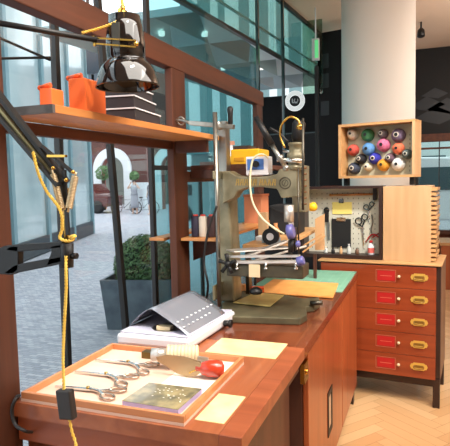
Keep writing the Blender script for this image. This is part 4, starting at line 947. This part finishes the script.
# ceiling spot
for i, (px, py, Y, lab) in enumerate(((421,32,7.6,'black ceiling spotlight just right of the white column'),)):
    p = at(px, py, Y); t = thing('ceiling_spotlight', lab, 'spotlight', (p.x,Y,3.6))
    build(MB().cyl((p.x,Y,3.6),(p.x,Y,p.z+.04),.012), 'stem', M['black'], t)
    build(MB().lathe([(.02,0),(.045,.03),(.05,.11),(.03,.12)], (p.x,Y+.02,p.z+.05), (0,-.3,-1), 18), 'head', M['black'], t)
# seen through the right window : white van, planting, facade
vb = V((1.2,15,0)); vn = thing('van', 'white van passing outside the back window', 'van', vb)
build(MB().prism([vb+V((x_,0,z_)) for x_, z_ in ((-2.2,.4),(2.2,.4),(2.2,1.2),(1.6,2.0),(-2.2,2.1))], (0,1.7,0)), 'body', M['white'], vn, bevel=.05)
build(MB().box(vb+V((-1.9,-.02,1.2)), vb+V((-.3,0,1.8))).box(vb+V((-.1,-.02,1.2)), vb+V((1.3,0,1.8))), 'window', mat('van glass', (60,84,92), .1), vn)
for dx in (-1.4,1.4): build(MB().lathe([(.36,0),(.36,.2)], vb+V((dx,-.05,.36)), (0,1,0)), 'wheel', M['rubber'], vn)
fb_ = thing('street_facade', 'pale office front beyond the white van', 'building', (1,21,0))
build(MB().box((-3,21,0),(8,21.5,10)), 'wall', mat('pale office wall', (206,214,212), .6), fb_)
for i in range(8):
    for j in range(3): build(MB().box((-2.7+i*1.3,20.97,.8+j*2.4),(-1.9+i*1.3,21,2.3+j*2.4)), 'window', mat('office glass', (60,90,98), .15), fb_)
struct('ground_rear', MB().add([(XG,12,-.02),(12,12,-.02),(12,45,-.02),(XG,45,-.02)], [(0,1,2,3)]), pv)
# counter with copper rail in front of the back window
cr = thing('shop_counter', 'red brown shop counter below the back window', 'counter', (.9,8.2,0))
build(MB().box((.22,7.9,0),(2.4,8.5,.62)), 'body', M['cab'], cr)
build(MB().box((.2,7.88,.62),(2.42,8.52,.66)), 'top', M['oakx'], cr)
# dark monitor-like panel outside behind lamp
pA_ = at(99,58,5.0)
p0, p1 = at(87,74,5), at(110,43,5)
ds = thing('street_banner', 'dark blue grey hanging sign panel outside behind the lamp shade', 'sign', (pA_.x,5.0,p1.z))
build(MB().box((p0.x,5,p0.z),(p1.x,5.05,p1.z)), 'panel', mat('blue grey panel', (66,78,92), .4), ds)
build(MB().box((p0.x+.02,5.01,p1.z),(p0.x+.04,5.04,5)).box((p0.x-.5,5.0,5),(p0.x+.5,5.05,5.05)), 'hanger', M['alu'], ds)
for a_, b_ in (((-30,25),(50,60)),((-30,59),(50,57.5))):
    build(MB().tube([atx(*a_,-1.6), atx(*b_,-1.6)], .006, 6, smooth=0), 'tie_rod', M['alu'], w1)
# ============================================================ LIGHT
wd = bpy.data.worlds.new('world'); SC.world = wd; wd.use_nodes = True
nt = wd.node_tree; bg = nt.nodes['Background']
tc = nt.nodes.new('ShaderNodeTexCoord'); ns = nt.nodes.new('ShaderNodeTexNoise'); ns.inputs['Scale'].default_value = 2.2
cr_ = nt.nodes.new('ShaderNodeValToRGB'); cr_.color_ramp.elements[0].color = (.86,.92,.98,1); cr_.color_ramp.elements[1].color = (1,1,1,1)
nt.links.new(tc.outputs['Generated'], ns.inputs[0]); nt.links.new(ns.outputs[0], cr_.inputs[0]); nt.links.new(cr_.outputs[0], bg.inputs[0]); bg.inputs[1].default_value = 2.3
def light(kind, loc, tgt, energy, col=(1,1,1), size=.3, sy=None, angle=60, blend=.5):
    l = bpy.data.lights.new('light', kind); l.energy = energy; l.color = col
    if kind == 'AREA':
        l.size = size
        if sy: l.shape = 'RECTANGLE'; l.size_y = sy
    if kind == 'SPOT': l.spot_size = math.radians(angle); l.spot_blend = blend; l.shadow_soft_size = size
    o = bpy.data.objects.new('light', l); COL.objects.link(o); o.location = loc
    o.rotation_euler = (V(tgt)-V(loc)).to_track_quat('-Z','Y').to_euler(); return o
sn = light('SUN', (-5,5,12), (-4.0,5.5,0), 2.2, (.95,.98,1)); sn.data.angle = math.radians(70)
warm = (1,.94,.86)
light('AREA', (.6,1.0,3.5), (.4,1.2,0), 160, warm, 2.4, 3)
light('AREA', (1.9,2.8,3.5), (1.0,3.6,0), 170, (1,.94,.86), 3, 3)
light('SPOT', (-.1,1.2,3.4), (-.75,1.75,.93), 160, (1,.95,.88), .06, None, 30, .6)
light('SPOT', (.5,2.4,3.4), (-.3,3.9,1.1), 300, (1,.96,.9), .08, None, 50, .6)
light('SPOT', (.3,.8,3.4), (-.75,2.5,1.3), 160, (1,.93,.82), .08, None, 34, .6)
light('SPOT', (-.2,1.0,3.3), (-1.05,1.6,1.85), 110, warm, .05, None, 34, .7)
light('AREA', (1.9,6.0,2.5), (1.2,6.5,3.6), 70, (1,.92,.84), 1.5, 1.5)  # added upward light, out of view, to brighten the ceiling
vs_ = SC.view_settings
SC.display_settings.display_device = 'sRGB'
vs_.view_transform = 'Standard'; vs_.look = 'None'; vs_.exposure = 0; vs_.gamma = 1; vs_.use_curve_mapping = False
